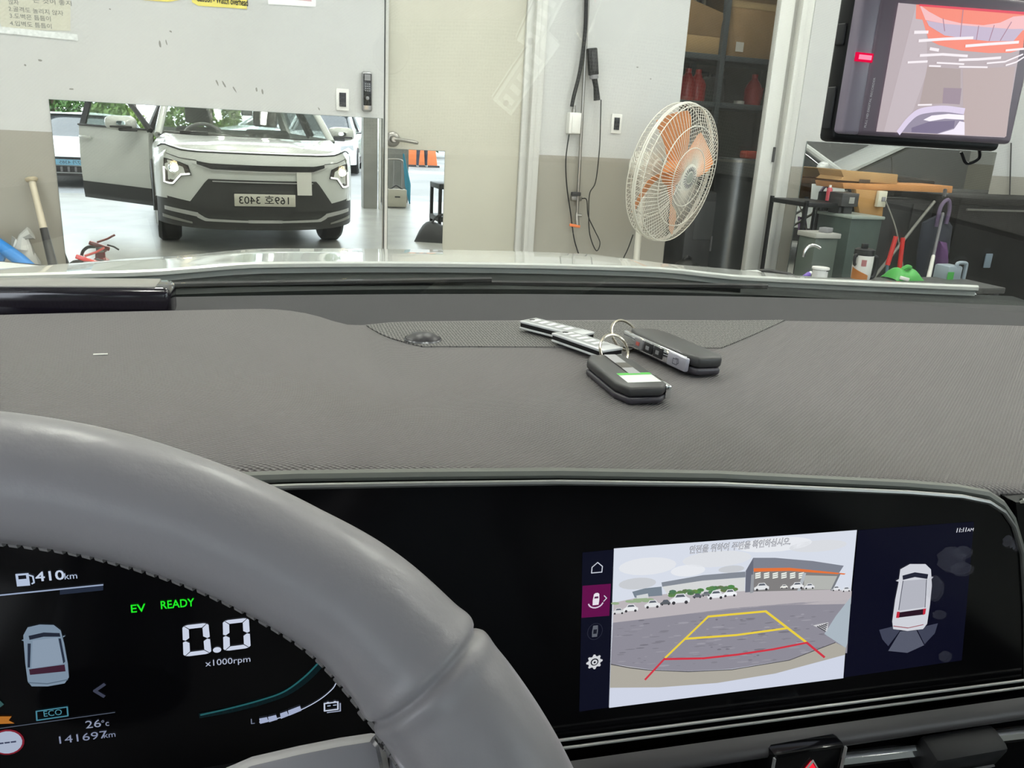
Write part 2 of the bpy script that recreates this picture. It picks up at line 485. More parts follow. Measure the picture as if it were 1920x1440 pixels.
# ================================================================== THINGS ON THE FRONT WALL
def plaque(name, pts, label, cat, m_, t=.003, y=WALL_Y, proud=.0):
    P = [wp(*p, y) for p in pts]
    o = P[0].copy()
    e = empty(name, (o.x, y - proud, o.z), label=label, cat=cat)
    MB().prism([(p.x - o.x, 0, p.z - o.z) for p in P], (0, -t, 0)).build('sheet', m_, e, smooth=0)
    return e, o
M_PRINT = printed('ink_print', 0, .7)
INK = (.05, .06, .07)
# typed notice in a clear sleeve
e, o = plaque('paper_notice', [(-40, -40), (132, -34), (132, 58), (6, 55)], 'typed paper notice in a clear sleeve at the upper left of the wall', 'notice', mat('notice_paper', (.52, .51, .42), .7), .002)
pr = Print((0, -.0025, 0), (1, 0, 0), (0, 0, 1), (0, -1, 0))
for (u, v, s, h) in [(16, 7, '않자', .045), (16, 20, '2.골격도 놀리지 않자', .240), (18, 33, '3.도벽은 틈틈이', .180), (19, 47, '4.입벽도 틈틈이', .182), (62, 4, '는 것이 좋지', .17)]:
    q = wp(u, v) - o
    pr.text(s, q.x, q.z, .026, (.16, .17, .16), wid=h)
pr.build('lettering', M_PRINT, e)
tp = MB(); P0 = wp(0, 62) - o; P1 = wp(146, 72) - o
tp.box(((P0.x + P1.x) / 2 - .03, -.003, (P0.z + P1.z) / 2 + .01), (P1.x - P0.x + .06, .002, .030), rot=(0, .02, 0))
tp.build('tape', mat('clear_tape', (.66, .68, .66), .25, var=(60, .15)), e, smooth=0)
M_YEL = mat('yellow_sign', (.72, .62, .12), .5)
e, o = plaque('warning_sign', [(240, -60), (338, -60), (337, 0), (315, 3.5), (268, 0)], 'yellow sign at the top edge, curling, between the paper notice and the lettered yellow sign', 'sign', M_YEL)
e, o = plaque('warning_sign', [(355, -60), (464, -60), (463, 17), (420, 14), (372, 11), (360, 4)], 'yellow warning sign reading watch overhead, lower edge peeling', 'sign', M_YEL)
pr = Print((0, -.0035, 0), (1, 0, 0), (0, 0, 1), (0, -1, 0))
q = wp(368, 0) - o
pr.text('Caution - Watch overhead', q.x, q.z - .006, .047, INK, sx=.50, bold=.03)
pr.build('lettering', M_PRINT, e)
e, o = plaque('safety_notice', [(500, -40), (594, -40), (592, 13), (503, 8)], 'white bordered notice with a pink panel at the top edge', 'notice', mat('notice_white', (.78, .78, .78), .35))
pr = Print((0, -.0035, 0), (1, 0, 0), (0, 0, 1), (0, -1, 0))
a, b = wp(510, -36) - o, wp(584, 3) - o
pr.rect(a.x, b.z, b.x, a.z, (.62, .36, .38)); pr.rect(a.x + .01, b.z + .008, b.x - .01, a.z, (.70, .52, .52), 1)
pr.build('printed_panel', M_PRINT, e)

def switch(u, v, label, n=4):
    c = wp(u, v)
    t = empty('wall_switch', (c.x, WALL_Y, c.z - .06), label=label, cat='switch')
    MB().box((0, -.005, .06), (.072, .010, .118)).build('cover_plate', M_WPLAST, t, bevel=.003)
    MB().box((0, -.0115, .06), (.038, .004, .075)).build('switch_bank', M_DKGREY, t, smooth=0)
    for k in range(n):
        MB().box((0, -.0145, .06 + .028 - k * .0187), (.032, .003, .0135)).build('rocker', M_BLKGL, t, smooth=0)
    return t
switch(642, 187, 'white wall switch plate left of the black door lock')
switch(1155, 232, 'white wall switch plate between the conduit and the fan')
# digital lock
c = wp(687, 172)
t = empty('digital_lock', (c.x, WALL_Y, c.z - .11), label='slim black digital door lock with silver edge on the white wall', cat='door lock')
MB().box((0, -.016, .11), (.058, .032, .215)).build('lock_body', mat('lock_silver', (.35, .35, .36), .3, metal=.8), t, bevel=.012, seg=3)
MB().box((0, -.034, .12), (.046, .008, .17)).build('front_cover', M_BLKGL, t, bevel=.004)
MB().box((0, -.0395, .185), (.034, .003, .032)).build('window_pad', M_GREYP, t, smooth=0)
for r in range(4):
    for q in range(3):
        MB().box((-.011 + q * .011, -.0392, .15 - r * .012), (.007, .002, .006)).build('key', M_GREYP, t, smooth=0)
MB().lathe([(.010, 0), (.010, .004), (.006, .006)], (0, -.038, .075), (0, -1, 0), 14).build('sensor_ring', M_GREYP, t)
# small dark scuffs on the wall paint
sm = Print((0, WALL_Y, 0), (1, 0, 0), (0, 0, 1), (0, -1, 0), step=.0004)
rs = random.Random(3)
for (u, v, w_, h_, a_) in [(134, 167, 7, 2.4, .1), (206, 17, 3, 2, .5), (320, 59, 4, 3, .6), (300, 83, 3, 10, .1), (312, 80, 2, 8, .2), (407, 155, 3, 9, .4), (420, 158, 3, 10, .5), (440, 168, 3, 9, .6), (492, 172, 3, 9, .1), (481, 168, 3, 7, .1), (598, 204, 2.5, 5, .5), (75, 113, 6, 3, .4), (47, 122, 3, 3, .2), (1195, 126, 5, 2, .2), (1220, 148, 3, 2, .1)]:
    q = wp(u, v); sx = q.y / F_PX * 1.05
    n = 8; A = [(2 * PI * k / n) for k in range(n)]
    sm.poly([(q.x + (math.cos(a) * w_ * .6 * math.cos(a_) - math.sin(a) * h_ * .6 * math.sin(a_)) * sx * rs.uniform(.7, 1), q.z + (math.sin(a) * h_ * .6) * sx * rs.uniform(.7, 1)) for a in A], (.22, .22, .20))
so = sm.build('wall_scuffs', M_PRINT); so['kind'] = 'structure'

# ---- conduit with junction box, hose, lamp and tap
def yat(u, v, y): return wp(u, v, y)
YB = WALL_Y - .03
pa, pb_ = yat(1104, -30, YB), yat(1082, 400, YB)
t = empty('water_pipe', (pb_.x, YB, pb_.z), label='thin steel pipe running down the wall to an orange tap', cat='pipe')
off = Vector((pb_.x, YB, pb_.z))
MB().tube([pa - off, Vector((0, 0, 0))], .010, 10).build('pipe', M_STEEL, t)
cl_ = yat(1082, 372, YB) - off
MB().box((cl_.x, .012, cl_.z), (.075, .03, .028)).build('pipe_clamp', M_STEEL, t, bevel=.004)
MB().box((cl_.x - .015, -.01, cl_.z + .028), (.06, .03, .024)).build('clamp_block', M_DKGREY, t, bevel=.004)
MB().tube([(0, 0, 0), (-.003, -.01, -.03), (-.004, -.03, -.075)], .014, 10).build('tap_body', M_STEEL, t)
MB().tube([(0, -.01, -.012), (.025, -.02, -.012)], .010, 8).build('spout', M_STEEL, t)
MB().box((-.025, -.035, -.075), (.075, .014, .018), rot=(0, .15, 0)).build('tap_handle', M_ORANGE, t, bevel=.004)
c = yat(1072, 231, WALL_Y)
t = empty('junction_box', (c.x, WALL_Y, c.z - .065), label='white plastic junction box beside the steel pipe', cat='junction box')
MB().box((0, -.028, .065), (.078, .055, .125)).build('box_body', M_WPLAST, t, bevel=.004)
MB().box((.006, -.058, .065), (.058, .008, .115)).build('box_lid', M_WPLAST, t, bevel=.003)
MB().lathe([(.014, 0), (.014, .022), (.010, .024), (.010, .045)], (-.005, -.03, .125), (0, 0, 1), 12).build('cable_gland', M_STEEL, t)
P = [(1100, -30), (1097, 60), (1088, 130), (1076, 180), (1072, 200)]
tag(MB().tube(smooth_pts([yat(u, v, WALL_Y - .045) for u, v in P], 6), .0125, 8).build('corrugated_hose', M_BLACK), 'black corrugated conduit dropping into the white junction box', 'hose')
P = [(1067, 252), (1061, 300), (1063, 350), (1070, 400), (1077, 450), (1090, 490)]
tag(MB().tube(smooth_pts([yat(u, v, WALL_Y - .03) for u, v in P], 6), .0042, 6).build('black_cable', M_BLACK), 'thin black cord hanging straight below the junction box', 'cord')
c = yat(1115, 140, WALL_Y - .05)
t = empty('work_lamp', (c.x, c.y, c.z), label='black handheld work lamp hanging upside down beside the pipe', cat='work lamp')
rm = Matrix.Rotation(math.radians(-9), 3, 'Y')
MB(rm.to_4x4()).box((-.008, 0, .075), (.062, .035, .155)).build('lamp_head', M_BLACK, t, bevel=.008)
MB(rm.to_4x4()).box((-.004, -.02, .08), (.036, .006, .115)).build('lamp_lens', M_DKGREY, t, bevel=.002)
MB(rm.to_4x4()).tube([(-.008, 0, 0), (-.002, 0, -.03), (.004, 0, -.07), (.006, 0, -.15)], [.020, .017, .016, .021], 12).build('lamp_grip', M_BLACK, t)
MB(rm.to_4x4()).lathe([(.026, -.012), (.028, 0), (.024, .012)], (-.006, 0, -.012), (0, 0, 1), 14).build('collar', M_GREYP, t)
P = [(1127, 187), (1126, 230), (1124, 280), (1117, 340), (1106, 362), (1104, 395), (1106, 440), (1118, 470), (1125, 455), (1115, 432), (1103, 405), (1100, 375), (1091, 372)]
tag(MB().tube(smooth_pts([yat(u, v, WALL_Y - .045) for u, v in P], 6), .0036, 6).build('lamp_cord', M_BLACK), 'thin black cord looping down from the work lamp', 'cord')
# ================================================================== PEDESTAL FAN
FY = 4.45
fc = wp(1262, 325, FY)
M_FANW = mat('fan_white', (.66, .65, .58), .4)
M_BLADE = mat('fan_blade_orange', (.75, .30, .11), .35)
def make_fan():
    t = empty('pedestal_fan', (fc.x, fc.y, 0), label='large pedestal fan with orange blades and a cream wire cage', cat='fan')
    R = .405
    # fan axis points right and towards the viewer
    az = math.radians(18.0)
    ax = Vector((math.sin(math.radians(29)), -math.cos(math.radians(29)), -.15)).normalized()
    e1 = Vector((0, 0, 1)); e1 = (e1 - ax * e1.dot(ax)).normalized(); e2 = ax.cross(e1)
    c = Vector((0, 0, fc.z))
    def P(r, a, h): return c + (e1 * math.cos(a) + e2 * math.sin(a)) * r + ax * h
    def ring(r, h, th, n=48):
        return [P(r, 2 * PI * k / n, h) for k in range(n)], th
    cage = MB()
    for (r, h, th) in [(R, 0, .0065), (R, .012, .006), (R * .98, .055, .003), (R * .72, .095, .003), (R * .42, .108, .003), (R * .98, -.05, .003), (R * .70, -.10, .003), (R * .4, -.115, .003)]:
        cage.tube(ring(r, h, th)[0], th, 6, closed=True)
    cage.build('cage_ring', M_FANW, t)
    def wires(name, sg):
        b = MB(); n = 84
        for k in range(n):
            a = 2 * PI * k / n; tw = .22
            b.tube([P(R, a, .006 * sg), P(R * .98, a + tw * .1, .05 * sg), P(R * .72, a + tw * .5, .095 * sg), P(R * .42, a + tw * .8, .108 * sg), P(R * .17, a + tw, .112 * sg)], .0019, 4, cap=False)
        b.build(name, M_FANW, t)
    wires('front_wires', 1); wires('rear_wires', -1)
    MB().lathe([(.055, 0), (.075, .004), (.080, .012), (.070, .016)], c + ax * .10, ax, 28).build('cap_ring', M_FANW, t)
    for k in range(22):
        a = 2 * PI * k / 22
        MB().tube([P(.040, a, .119), P(.064, a, .117)], .0028, 4).build('cap_slot', M_GREYP, t)
    MB().lathe([(.034, 0), (.030, .006), (.02, .008)], c + ax * .114, ax, 20).build('cap_badge', mat('fan_badge', (.35, .37, .33), .4), t)
    MB().lathe([(.075, -.03), (.075, .02), (.05, .035)], c, ax, 24).build('hub', M_BLADE, t)
    for k in range(4):
        a0 = 2 * PI * k / 4 + .1
        def bl(u, v, a0=a0):
            r = lerp(.07, R * .92, u)
            wd = lerp(.50, .52, u) * (1 - .25 * (u > .85) * (u - .85) / .15)
            a = a0 + (v - .5) * wd * 1.25 + .35 * u
            return P(r, a, (v - .5) * -.09)
        MB().slab(bl, 8, 8, ax * .003).build('blade', M_BLADE, t)
    # motor, neck, stand
    MB().lathe([(.03, -.30), (.075, -.27), (.085, -.2), (.085, -.14), (.05, -.11)], c, ax, 24).build('motor_housing', M_FANW, t)
    nb = c - ax * .2
    MB().tube([nb, nb - Vector((0, 0, .12))], [.035, .03], 14).build('neck', M_FANW, t)
    MB().tube([nb - Vector((0, 0, .1)), Vector((nb.x, nb.y, .06))], .021, 14).build('pole', M_FANW, t)
    MB().lathe([(.26, 0), (.26, .02), (.2, .045), (.05, .07)], (nb.x, nb.y, 0), (0, 0, 1), 32).build('base', M_FANW, t)
    return t
make_fan()
P = [(1187, 440), (1178, 465), (1170, 482), (1163, 500)]
tag(MB().tube(smooth_pts([wp(u, v, 4.7) for u, v in P], 5), .004, 6).build('fan_cord', M_BLACK), 'short black cord trailing left of the fan pole', 'cord')

# ================================================================== STOREROOM
M_SHELF = mat('shelf_blue_grey', (.085, .10, .11), .5)
SY = 6.35
def sx(u, v): return wp(u, v, SY)
t = empty('shelf_unit', (3.9, SY, 0), label='blue-grey steel shelving unit in the dark storeroom', cat='shelf')
zs = [sx(1340, 108).z, sx(1340, 197).z, .12]
for x in (-.75, .10, .95):
    for y in (-.02, .42):
        MB().box((x, y, 1.25), (.045, .045, 2.5)).build('post', M_SHELF, t, smooth=0)
for z in zs + [2.45]:
    MB().box((.1, .2, z), (1.75, .46, .045)).build('shelf_board', M_SHELF, t, smooth=30, bevel=.004)
def thing_box(name, u0, v0, u1, v1, y, dep, m_, label, cat, rz=0, zbase=None):
    a, b = wp(u0, v0, y), wp(u1, v1, y)
    z0 = zbase if zbase is not None else b.z
    t = empty(name, ((a.x + b.x) / 2, y + dep / 2, z0), rz, label, cat)
    w_, h_ = abs(b.x - a.x), a.z - z0
    MB().box((0, 0, h_ / 2), (w_, dep, h_)).build('body', m_, t, smooth=30, bevel=.004)
    return t, w_, h_
zt = zs[0] + .0225
t, w_, h_ = thing_box('cardboard_box', 1372, -20, 1480, 100, SY + .02, .38, M_CARD, 'large brown cardboard carton with a white label on the top shelf', 'box', zbase=zt)
MB().box((w_ * -.28, -.192, .08), (.075, .002, .075)).build('shipping_label', M_PAPER, t, smooth=0)
MB().box((0, -.191, h_ * .8), (w_, .002, .05)).build('packing_tape', mat('packing_tape', (.45, .33, .18), .3), t, smooth=0)
t, w_, h_ = thing_box('cardboard_box', 1270, 62, 1352, 100, SY + .02, .36, mat('cardboard_pale', (.44, .30, .15), .85), 'low tan carton with open flaps on the top shelf by the wall corner', 'box', zbase=zt)
MB().prism([(-w_ / 2, -.18, h_), (w_ / 2, -.18, h_), (w_ / 2 - .05, -.22, h_ + .18), (-w_ / 2 - .03, -.22, h_ + .28)], (0, .006, 0)).build('flap', M_CARD, t, smooth=0)
MB().prism([(w_ / 2, -.18, h_), (w_ / 2, .18, h_), (w_ / 2 + .07, .16, h_ + .12), (w_ / 2 + .07, -.16, h_ + .12)], (.004, 0, .004)).build('flap', M_CARD, t, smooth=0)
zm = zs[1] + .0225
M_REDJ = mat('red_can_plastic', (.42, .03, .03), .35)
def jug(u, label, s=1., cap=(.42, .03, .03)):
    x = wp(u, 190, SY + .12).x
    t = empty('oil_jug', (x, SY + .13, zm), label=label, cat='jug')
    MB().lathe([(.075 * s, 0), (.08 * s, .02), (.08 * s, .14 * s), (.065 * s, .18 * s), (.035 * s, .22 * s), (.025 * s, .24 * s)], (0, 0, 0), (0, 0, 1), 16).build('jug_body', M_REDJ, t)
    MB().lathe([(.028 * s, .235 * s), (.028 * s, .27 * s)], (0, 0, 0), (0, 0, 1), 14).build('jug_cap', mat('jug_cap', cap, .4), t)
    MB().tube([(.07 * s, 0, .15 * s), (.095 * s, 0, .16 * s), (.09 * s, 0, .06 * s)], .012 * s, 8).build('jug_handle', M_REDJ, t)
    return t
jug(1411, 'single red plastic jug at the right end of the middle shelf', .95)
jug(1286, 'red plastic jug on the middle shelf, nearest the wall corner', .95)
jug(1305, 'red plastic jug on the middle shelf beside the black container', .95)
t, w_, h_ = thing_box('container', 1318, 143, 1356, 194, SY + .08, .22, mat('container_dark', (.06, .062, .06), .4), 'black square container on the middle shelf', 'container', zbase=zm)
MB().lathe([(.03, 0), (.03, .03)], (w_ * .2, -.03, h_), (0, 0, 1), 14).build('container_cap', M_DKGREY, t)
MB().tube([(-w_ * .35, 0, h_), (-w_ * .35, 0, h_ + .04), (.0, 0, h_ + .04), (.0, 0, h_)], .01, 8).build('container_handle', M_DKGREY, t)
x = wp(1386, 188, SY + .1).x
t = empty('tape_roll', (x, SY + .1, zm), label='small pale roll lying left of the single red jug', cat='roll')
MB().lathe([(.022, 0), (.045, 0), (.045, .03), (.022, .03)], (0, 0, 0), (0, 0, 1), 18, cap=False).build('roll', M_PAPER, t)
# tall grey drum in front of the shelf
dx0, dx1 = wp(1352, 295, 5.75), wp(1424, 295, 5.75)
t = empty('metal_drum', ((dx0.x + dx1.x) / 2, 5.75, 0), label='tall grey metal cylinder standing in the storeroom doorway', cat='drum')
rr = (dx1.x - dx0.x) / 2
M_DRUM = mat('drum_metal', (.16, .17, .175), .32, metal=.75, var=(3, .15))
MB().lathe([(rr, 0), (rr, dx0.z - .02), (rr * .97, dx0.z), (rr * .9, dx0.z)], (0, 0, 0), (0, 0, 1), 32).build('drum_shell', M_DRUM, t)
MB().lathe([(rr * 1.015, 0), (rr * 1.015, .02)], (0, 0, dx0.z - .03), (0, 0, 1), 32).build('drum_rim', M_STEEL, t)
t = empty('storage_crate', (wp(1325, 350, 5.85).x - .06, 5.9, 0), label='dark grey cabinet left of the metal cylinder', cat='cabinet')
MB().box((0, 0, .42), (.3, .3, .84)).build('cabinet_body', mat('cabinet_dark', (.09, .092, .095), .5, var=(4, .2)), t, bevel=.01)
MB().box((.03, -.153, .62), (.22, .006, .3)).build('cabinet_door', mat('cabinet_door', (.12, .125, .13), .45), t, bevel=.004)
MB().box((.1, -.162, .44), (.03, .012, .12)).build('cabinet_pull', M_GREYP, t, bevel=.003)
M_OLIVE = mat('olive_bag', (.20, .17, .04), .7, bump=(20, .5, 'noise'))
def sack(x, y, z, s, m_, label, cat='bag', nm='sack'):
    t = empty(nm, (x, y, z), label=label, cat=cat)
    b = MB(); rg = random.Random(int(x * 100))
    def fn(u, v):
        a = 2 * PI * u; hgt = v
        r = (math.sin(PI * min(1, .12 + v * .92)) ** .45) * (1 + .10 * math.sin(3 * a + 5 * v) + .05 * math.sin(7 * a))
        return (s[0] / 2 * r * math.cos(a), s[1] / 2 * r * math.sin(a), s[2] * hgt)
    b.grid(fn, 20, 9); b.build('sack_body', m_, t, smooth=60)
    MB().tube([(-.03, 0, s[2] * .95), (0, 0, s[2] * 1.02), (.04, .01, s[2] * .97)], .012, 8).build('sack_knot', m_, t)
    return t
sack(wp(1395, 260, SY + .2).x, SY + .2, .1425, (.42, .3, .55), M_OLIVE, 'olive yellow sack on the bottom shelf behind the metal cylinder')
sack(wp(1330, 250, SY + .2).x, SY + .22, .1425, (.3, .3, .5), mat('olive_dark', (.10, .09, .04), .7), 'dark olive sack on the bottom shelf behind the fan')
sack(wp(1300, 440, 5.5).x, 5.55, 0, (.3, .3, .36), mat('black_bag', (.012, .012, .012), .45), 'black refuse sack on the storeroom floor behind the fan')
tag(MB().box((wp(1402, 280, 5.75).x, 5.72, dx0.z + .03), (.12, .1, .06)).build('rag', mat('rag_red', (.4, .05, .03), .8), bevel=.015), 'small red box lying on top of the metal cylinder', 'box')

# ================================================================== LEFT WALL-FOOT THINGS
t = empty('baseball_bat', (0, 0, 0), label='wooden bat with a dark barrel leaning on the grey wall beside the mirror', cat='bat')
a, b = wp(58, 333, WALL_Y - .03), wp(103, 512, WALL_Y - .16)
d = (b - a); L = d.length; d.normalize()
foot = a + d * (a.z / -d.z) if d.z < 0 else b
Lf = (foot - a).length
M_WOOD = mat('bat_wood', (.56, .50, .38), .45, var=(12, .1))
M_BATD = mat('bat_dark', (.03, .028, .026), .35)
MB().lathe([(.026, 0), (.030, .004), (.030, .012), (.024, .02)], a, d, 18).build('knob', mat('bat_knob', (.42, .36, .24), .5), t)
MB().lathe([(.0165, .018), (.016, .12), (.018, Lf * .28), (.0185, Lf * .29)], a, d, 18).build('handle', M_WOOD, t)
MB().lathe([(.019, Lf * .29), (.024, Lf * .55), (.032, Lf * .75), (.033, Lf * .95), (.02, Lf * .995)], a, d, 18).build('barrel', M_BATD, t)
# fire extinguisher in front of the mirror: only its head shows above the bonnet
c = wp(165, 500, 4.70)
t = empty('fire_extinguisher', (c.x, 4.70, 0), label='red fire extinguisher standing on the floor before the large mirror', cat='extinguisher')
zb = c.z
M_EXT = mat('extinguisher_red', (.55, .02, .02), .25, coat=.5)
MB().lathe([(.075, 0), (.08, .01), (.08, zb - .13), (.06, zb - .06), (.028, zb - .03), (.026, zb)], (0, 0, 0), (0, 0, 1), 24).build('cylinder', M_EXT, t)
MB().lathe([(.02, 0), (.02, .03)], (0, 0, zb), (0, 0, 1), 12).build('valve', M_STEEL, t)
MB().box((.0, 0, zb + .035), (.11, .024, .022), rot=(0, .35, 0)).build('grip', M_EXT, t, bevel=.004)
MB().tube([(-.01, 0, zb + .055), (.045, 0, zb + .075), (.085, 0, zb + .098)], .006, 6).build('lever', mat('lever_red', (.42, .05, .04), .4), t)
MB().tube([(.04, 0, zb + .04), (.075, 0, zb + .03), (.1, 0, zb + .012)], .005, 6).build('lever', M_DKGREY, t)
MB().tube(smooth_pts([(-.02, 0, zb + .03), (-.07, -.01, zb + .02), (-.10, -.01, zb - .04), (-.10, 0, zb - .25)], 5), .009, 8).build('hose', M_BLACK, t)
MB().lathe([(.016, 0), (.016, .012)], (.02, -.02, zb + .01), (0, -1, 0), 14).build('pressure_gauge', M_WPLAST, t)
# blue tool and clear bag at the far left
a = wp(-10, 452, 4.8); b = wp(34, 487, 4.72)
t = empty('cordless_tool', (a.x, 4.78, a.z), label='bright blue tool leaning at the far left wall foot', cat='tool')
M_BLUE = mat('tool_blue', (.02, .20, .55), .35)
dv = b - a
MB().tube([(-.1, 0, .05), (0, 0, 0), (dv.x, -.04, dv.z), (dv.x * 2, -.08, dv.z * 2.2)], [.03, .034, .034, .03], 10).build('tool_body', M_BLUE, t)
MB().tube([(-.08, 0, .06), (.0, 0, .045)], .024, 10).build('tool_grip', M_BLACK, t)
MB().tube([(dv.x * .4, 0, dv.z * .4), (dv.x * .4 - .05, 0, dv.z * .4 - .12)], [.022, .016], 8).build('tool_handle', M_BLUE, t)
MB().box((dv.x * 1.0, -.04, -a.z / 2 - .1), (.2, .16, a.z - .2)).build('tool_stand', M_DKGREY, t, bevel=.01)
c = wp(45, 495, 4.84)
M_BAGC = mat('clear_bag', (.50, .50, .46), .25, bump=(25, 1.0, 'noise'))
t = empty('plastic_bag', (c.x, 4.84, 0), label='crumpled clear plastic bag at the wall foot behind the bat', cat='bag')
rg = random.Random(5)
hh = wp(50, 448, 4.84).z
J = [[(rg.uniform(.7, 1.15), rg.uniform(-.02, .02)) for j in range(9)] for i in range(14)]
def bagf(u, v):
    i = int(round(u * 14)) % 14; j = int(round(v * 8)); a_ = 2 * PI * u
    r = .11 * (1 - .65 * v ** 2.5) * J[i][j][0]
    return (r * math.cos(a_), r * .5 * math.sin(a_), hh * v + J[i][j][1])
MB().grid(bagf, 14, 8).build('bag_skin', M_BAGC, t, smooth=20)
MB().tube([(0, 0, hh - .05), (.01, 0, hh + .01), (.05, 0, hh + .03)], [.04, .02, .035], 8).build('bag_neck', M_BAGC, t)
# ================================================================== CLUTTER AT THE RIGHT WALL
# low work table whose top carries the tumbler and the small things just above the bonnet edge
TY = 3.35
zt = wp(1615, 519, TY).z - .012
tx0, tx1 = wp(1470, 505, TY).x, wp(1790, 530, TY).x
t = empty('work_table', ((tx0 + tx1) / 2, TY - .11, 0), label='low work table beside the car carrying the tumbler and tape', cat='table')
hw = (tx1 - tx0) / 2 + .05
M_TAB = mat('table_top', (.06, .06, .058), .5, var=(5, .15))
MB().box((0, 0, zt - .015), (hw * 2, .32, .03)).build('tabletop', M_TAB, t, bevel=.004)
for a in (-1, 1):
    for b in (-1, 1):
        MB().box((a * (hw - .04), b * .13, (zt - .03) / 2), (.035, .035, zt - .03)).build('leg', M_DKGREY, t, bevel=.003)
MB().box((0, 0, .15), (hw * 2 - .08, .26, .02)).build('lower_shelf', M_TAB, t)
# tumbler
c = wp(1613, 519, TY); s = TY / F_PX * 1.07
t = empty('tumbler', (c.x, TY, zt), label='white tumbler with black lid and side handle on the work table', cat='tumbler')
h = 47 * s + .014; r = 21 * s
M_TUMB = mat('tumbler_white', (.72, .71, .66), .35)
MB().lathe([(r * .86, 0), (r * .95, .006), (r, h * .5), (r, h)], (0, 0, 0), (0, 0, 1), 28).build('cup', M_TUMB, t)
MB().lathe([(r * 1.0, 0), (r * 1.03, .004), (r * 1.0, .028), (r * .8, .034)], (0, 0, h), (0, 0, 1), 28).build('lid', M_BLACK, t)
MB().box((-.006, 0, h + .045), (.03, .022, .026)).build('lid_spout', M_BLACK, t, bevel=.004)
MB().tube(smooth_pts([(r * .9, 0, h * .92), (r * 1.5, -.01, h * .9), (r * 1.62, -.01, h * .5), (r * 1.45, -.01, h * .12), (r * .9, 0, h * .1)], 5), .011, 8).build('handle', M_BLACK, t)
MB().tube(smooth_pts([(-r * .9, 0, h * .95), (-r * 1.3, -.01, h * 1.0), (-r * 1.3, -.01, h * .7), (-r * .95, 0, h * .6)], 5), .008, 8).build('strap', M_BLACK, t)
def band(z0, z1, a0, a1, col, nm):
    vw = math.atan2(-c.x, -TY)      # side that faces the car
    def fn(u, v):
        a = math.atan2(-TY, -c.x) + lerp(a0, a1, u); zz = lerp(z0(u), z1(u), v)
        return (r * 1.012 * math.cos(a), r * 1.012 * math.sin(a), zz)
    MB().slab(fn, 12, 2, lambda u, v: (.0, .0, .0004)).build(nm, col, t)
band(lambda u: .004, lambda u: h * (.52 - .30 * u), -1.1, .75, mat('tumbler_orange', (.72, .28, .06), .4), 'orange_patch')
band(lambda u: h * .58, lambda u: h * .84, -.12, .38, mat('tumbler_pink', (.62, .26, .26), .4), 'pink_patch')
# white reel, purple bottle, black wedge
c = wp(1538, 509, TY)
t = empty('tape_reel', (c.x, TY, zt), label='white plastic reel standing left of the tumbler', cat='reel')
MB().lathe([(.042, 0), (.043, .004), (.037, .007), (.037, .05), (.043, .053), (.042, .062), (.02, .062)], (0, 0, 0), (0, 0, 1), 26).build('reel', M_WPLAST, t)
MB().box((.012, -.038, .048), (.01, .002, .005)).build('slot', M_BLACK, t, smooth=0)
c = wp(1509, 508, TY)
t = empty('marker_pen', (c.x, TY - .02, zt), label='purple capped tube lying left of the white reel', cat='tube')
MB().tube([(-.02, 0, .012), (.02, .01, .03)], [.011, .013], 10).build('tube_body', mat('purple_plastic', (.14, .07, .38), .4), t)
MB().tube([(.02, .01, .03), (.034, .013, .037)], [.009, .008], 10).build('tube_cap', M_WPLAST, t)
c = wp(1462, 505, TY)
t = empty('rubber_wedge', (c.x, TY - .05, zt), label='black rubber wedge at the left end of the work table', cat='wedge')
MB().prism([(-.03, -.03, 0), (.055, -.03, 0), (.05, -.03, .006), (-.02, -.03, .038)], (0, .07, 0)).build('wedge_body', M_DKGREY, t, bevel=.002)
# green bag
c = wp(1690, 528, TY)
M_GREEN = mat('green_vinyl', (.06, .35, .06), .45, bump=(18, .8, 'noise'))
t = empty('green_pouch', (c.x, TY, zt), label='crumpled bright green pouch on the work table right of the tumbler', cat='pouch')
def pf(u, v):
    x = lerp(-.09, .09, u); a = PI * v
    hh_ = .05 * (1 - abs(2 * u - 1) ** 3) * (1 + .25 * math.sin(9 * u)) + .008
    return (x, -.06 * math.cos(a), hh_ * math.sin(a))
MB().grid(pf, 18, 8).build('pouch_body', M_GREEN, t, smooth=50)
MB().tube(smooth_pts([(-.02, -.01, .05), (.0, -.02, .066), (.03, -.01, .06)], 4), .012, 8).build('pouch_fold', M_GREEN, t)
MB().box((-.045, -.062, .012), (.06, .01, .018), rot=(0, .2, 0)).build('pouch_label', M_PAPER, t, bevel=.003)
# grey-blue jug with open handle at the table's right end
c = wp(1788, 536, TY)
M_JUGB = mat('jug_blue_grey', (.25, .30, .34), .4)
t = empty('jerry_can', (c.x, TY, zt - .03), label='blue-grey plastic can with a loop handle at the right end of the table', cat='can')
MB().box((-.04, .02, .05), (.10, .10, .10)).build('can_body', M_JUGB, t, bevel=.012)
MB().tube(smooth_pts([(-.03, -.02, .09), (-.025, -.02, .115), (.025, -.02, .115), (.035, -.02, .10), (.035, -.02, .02)], 4), .010, 8).build('can_handle', M_JUGB, t)
MB().box((-.075, -.035, .045), (.04, .004, .05)).build('can_label', M_GREEN, t)

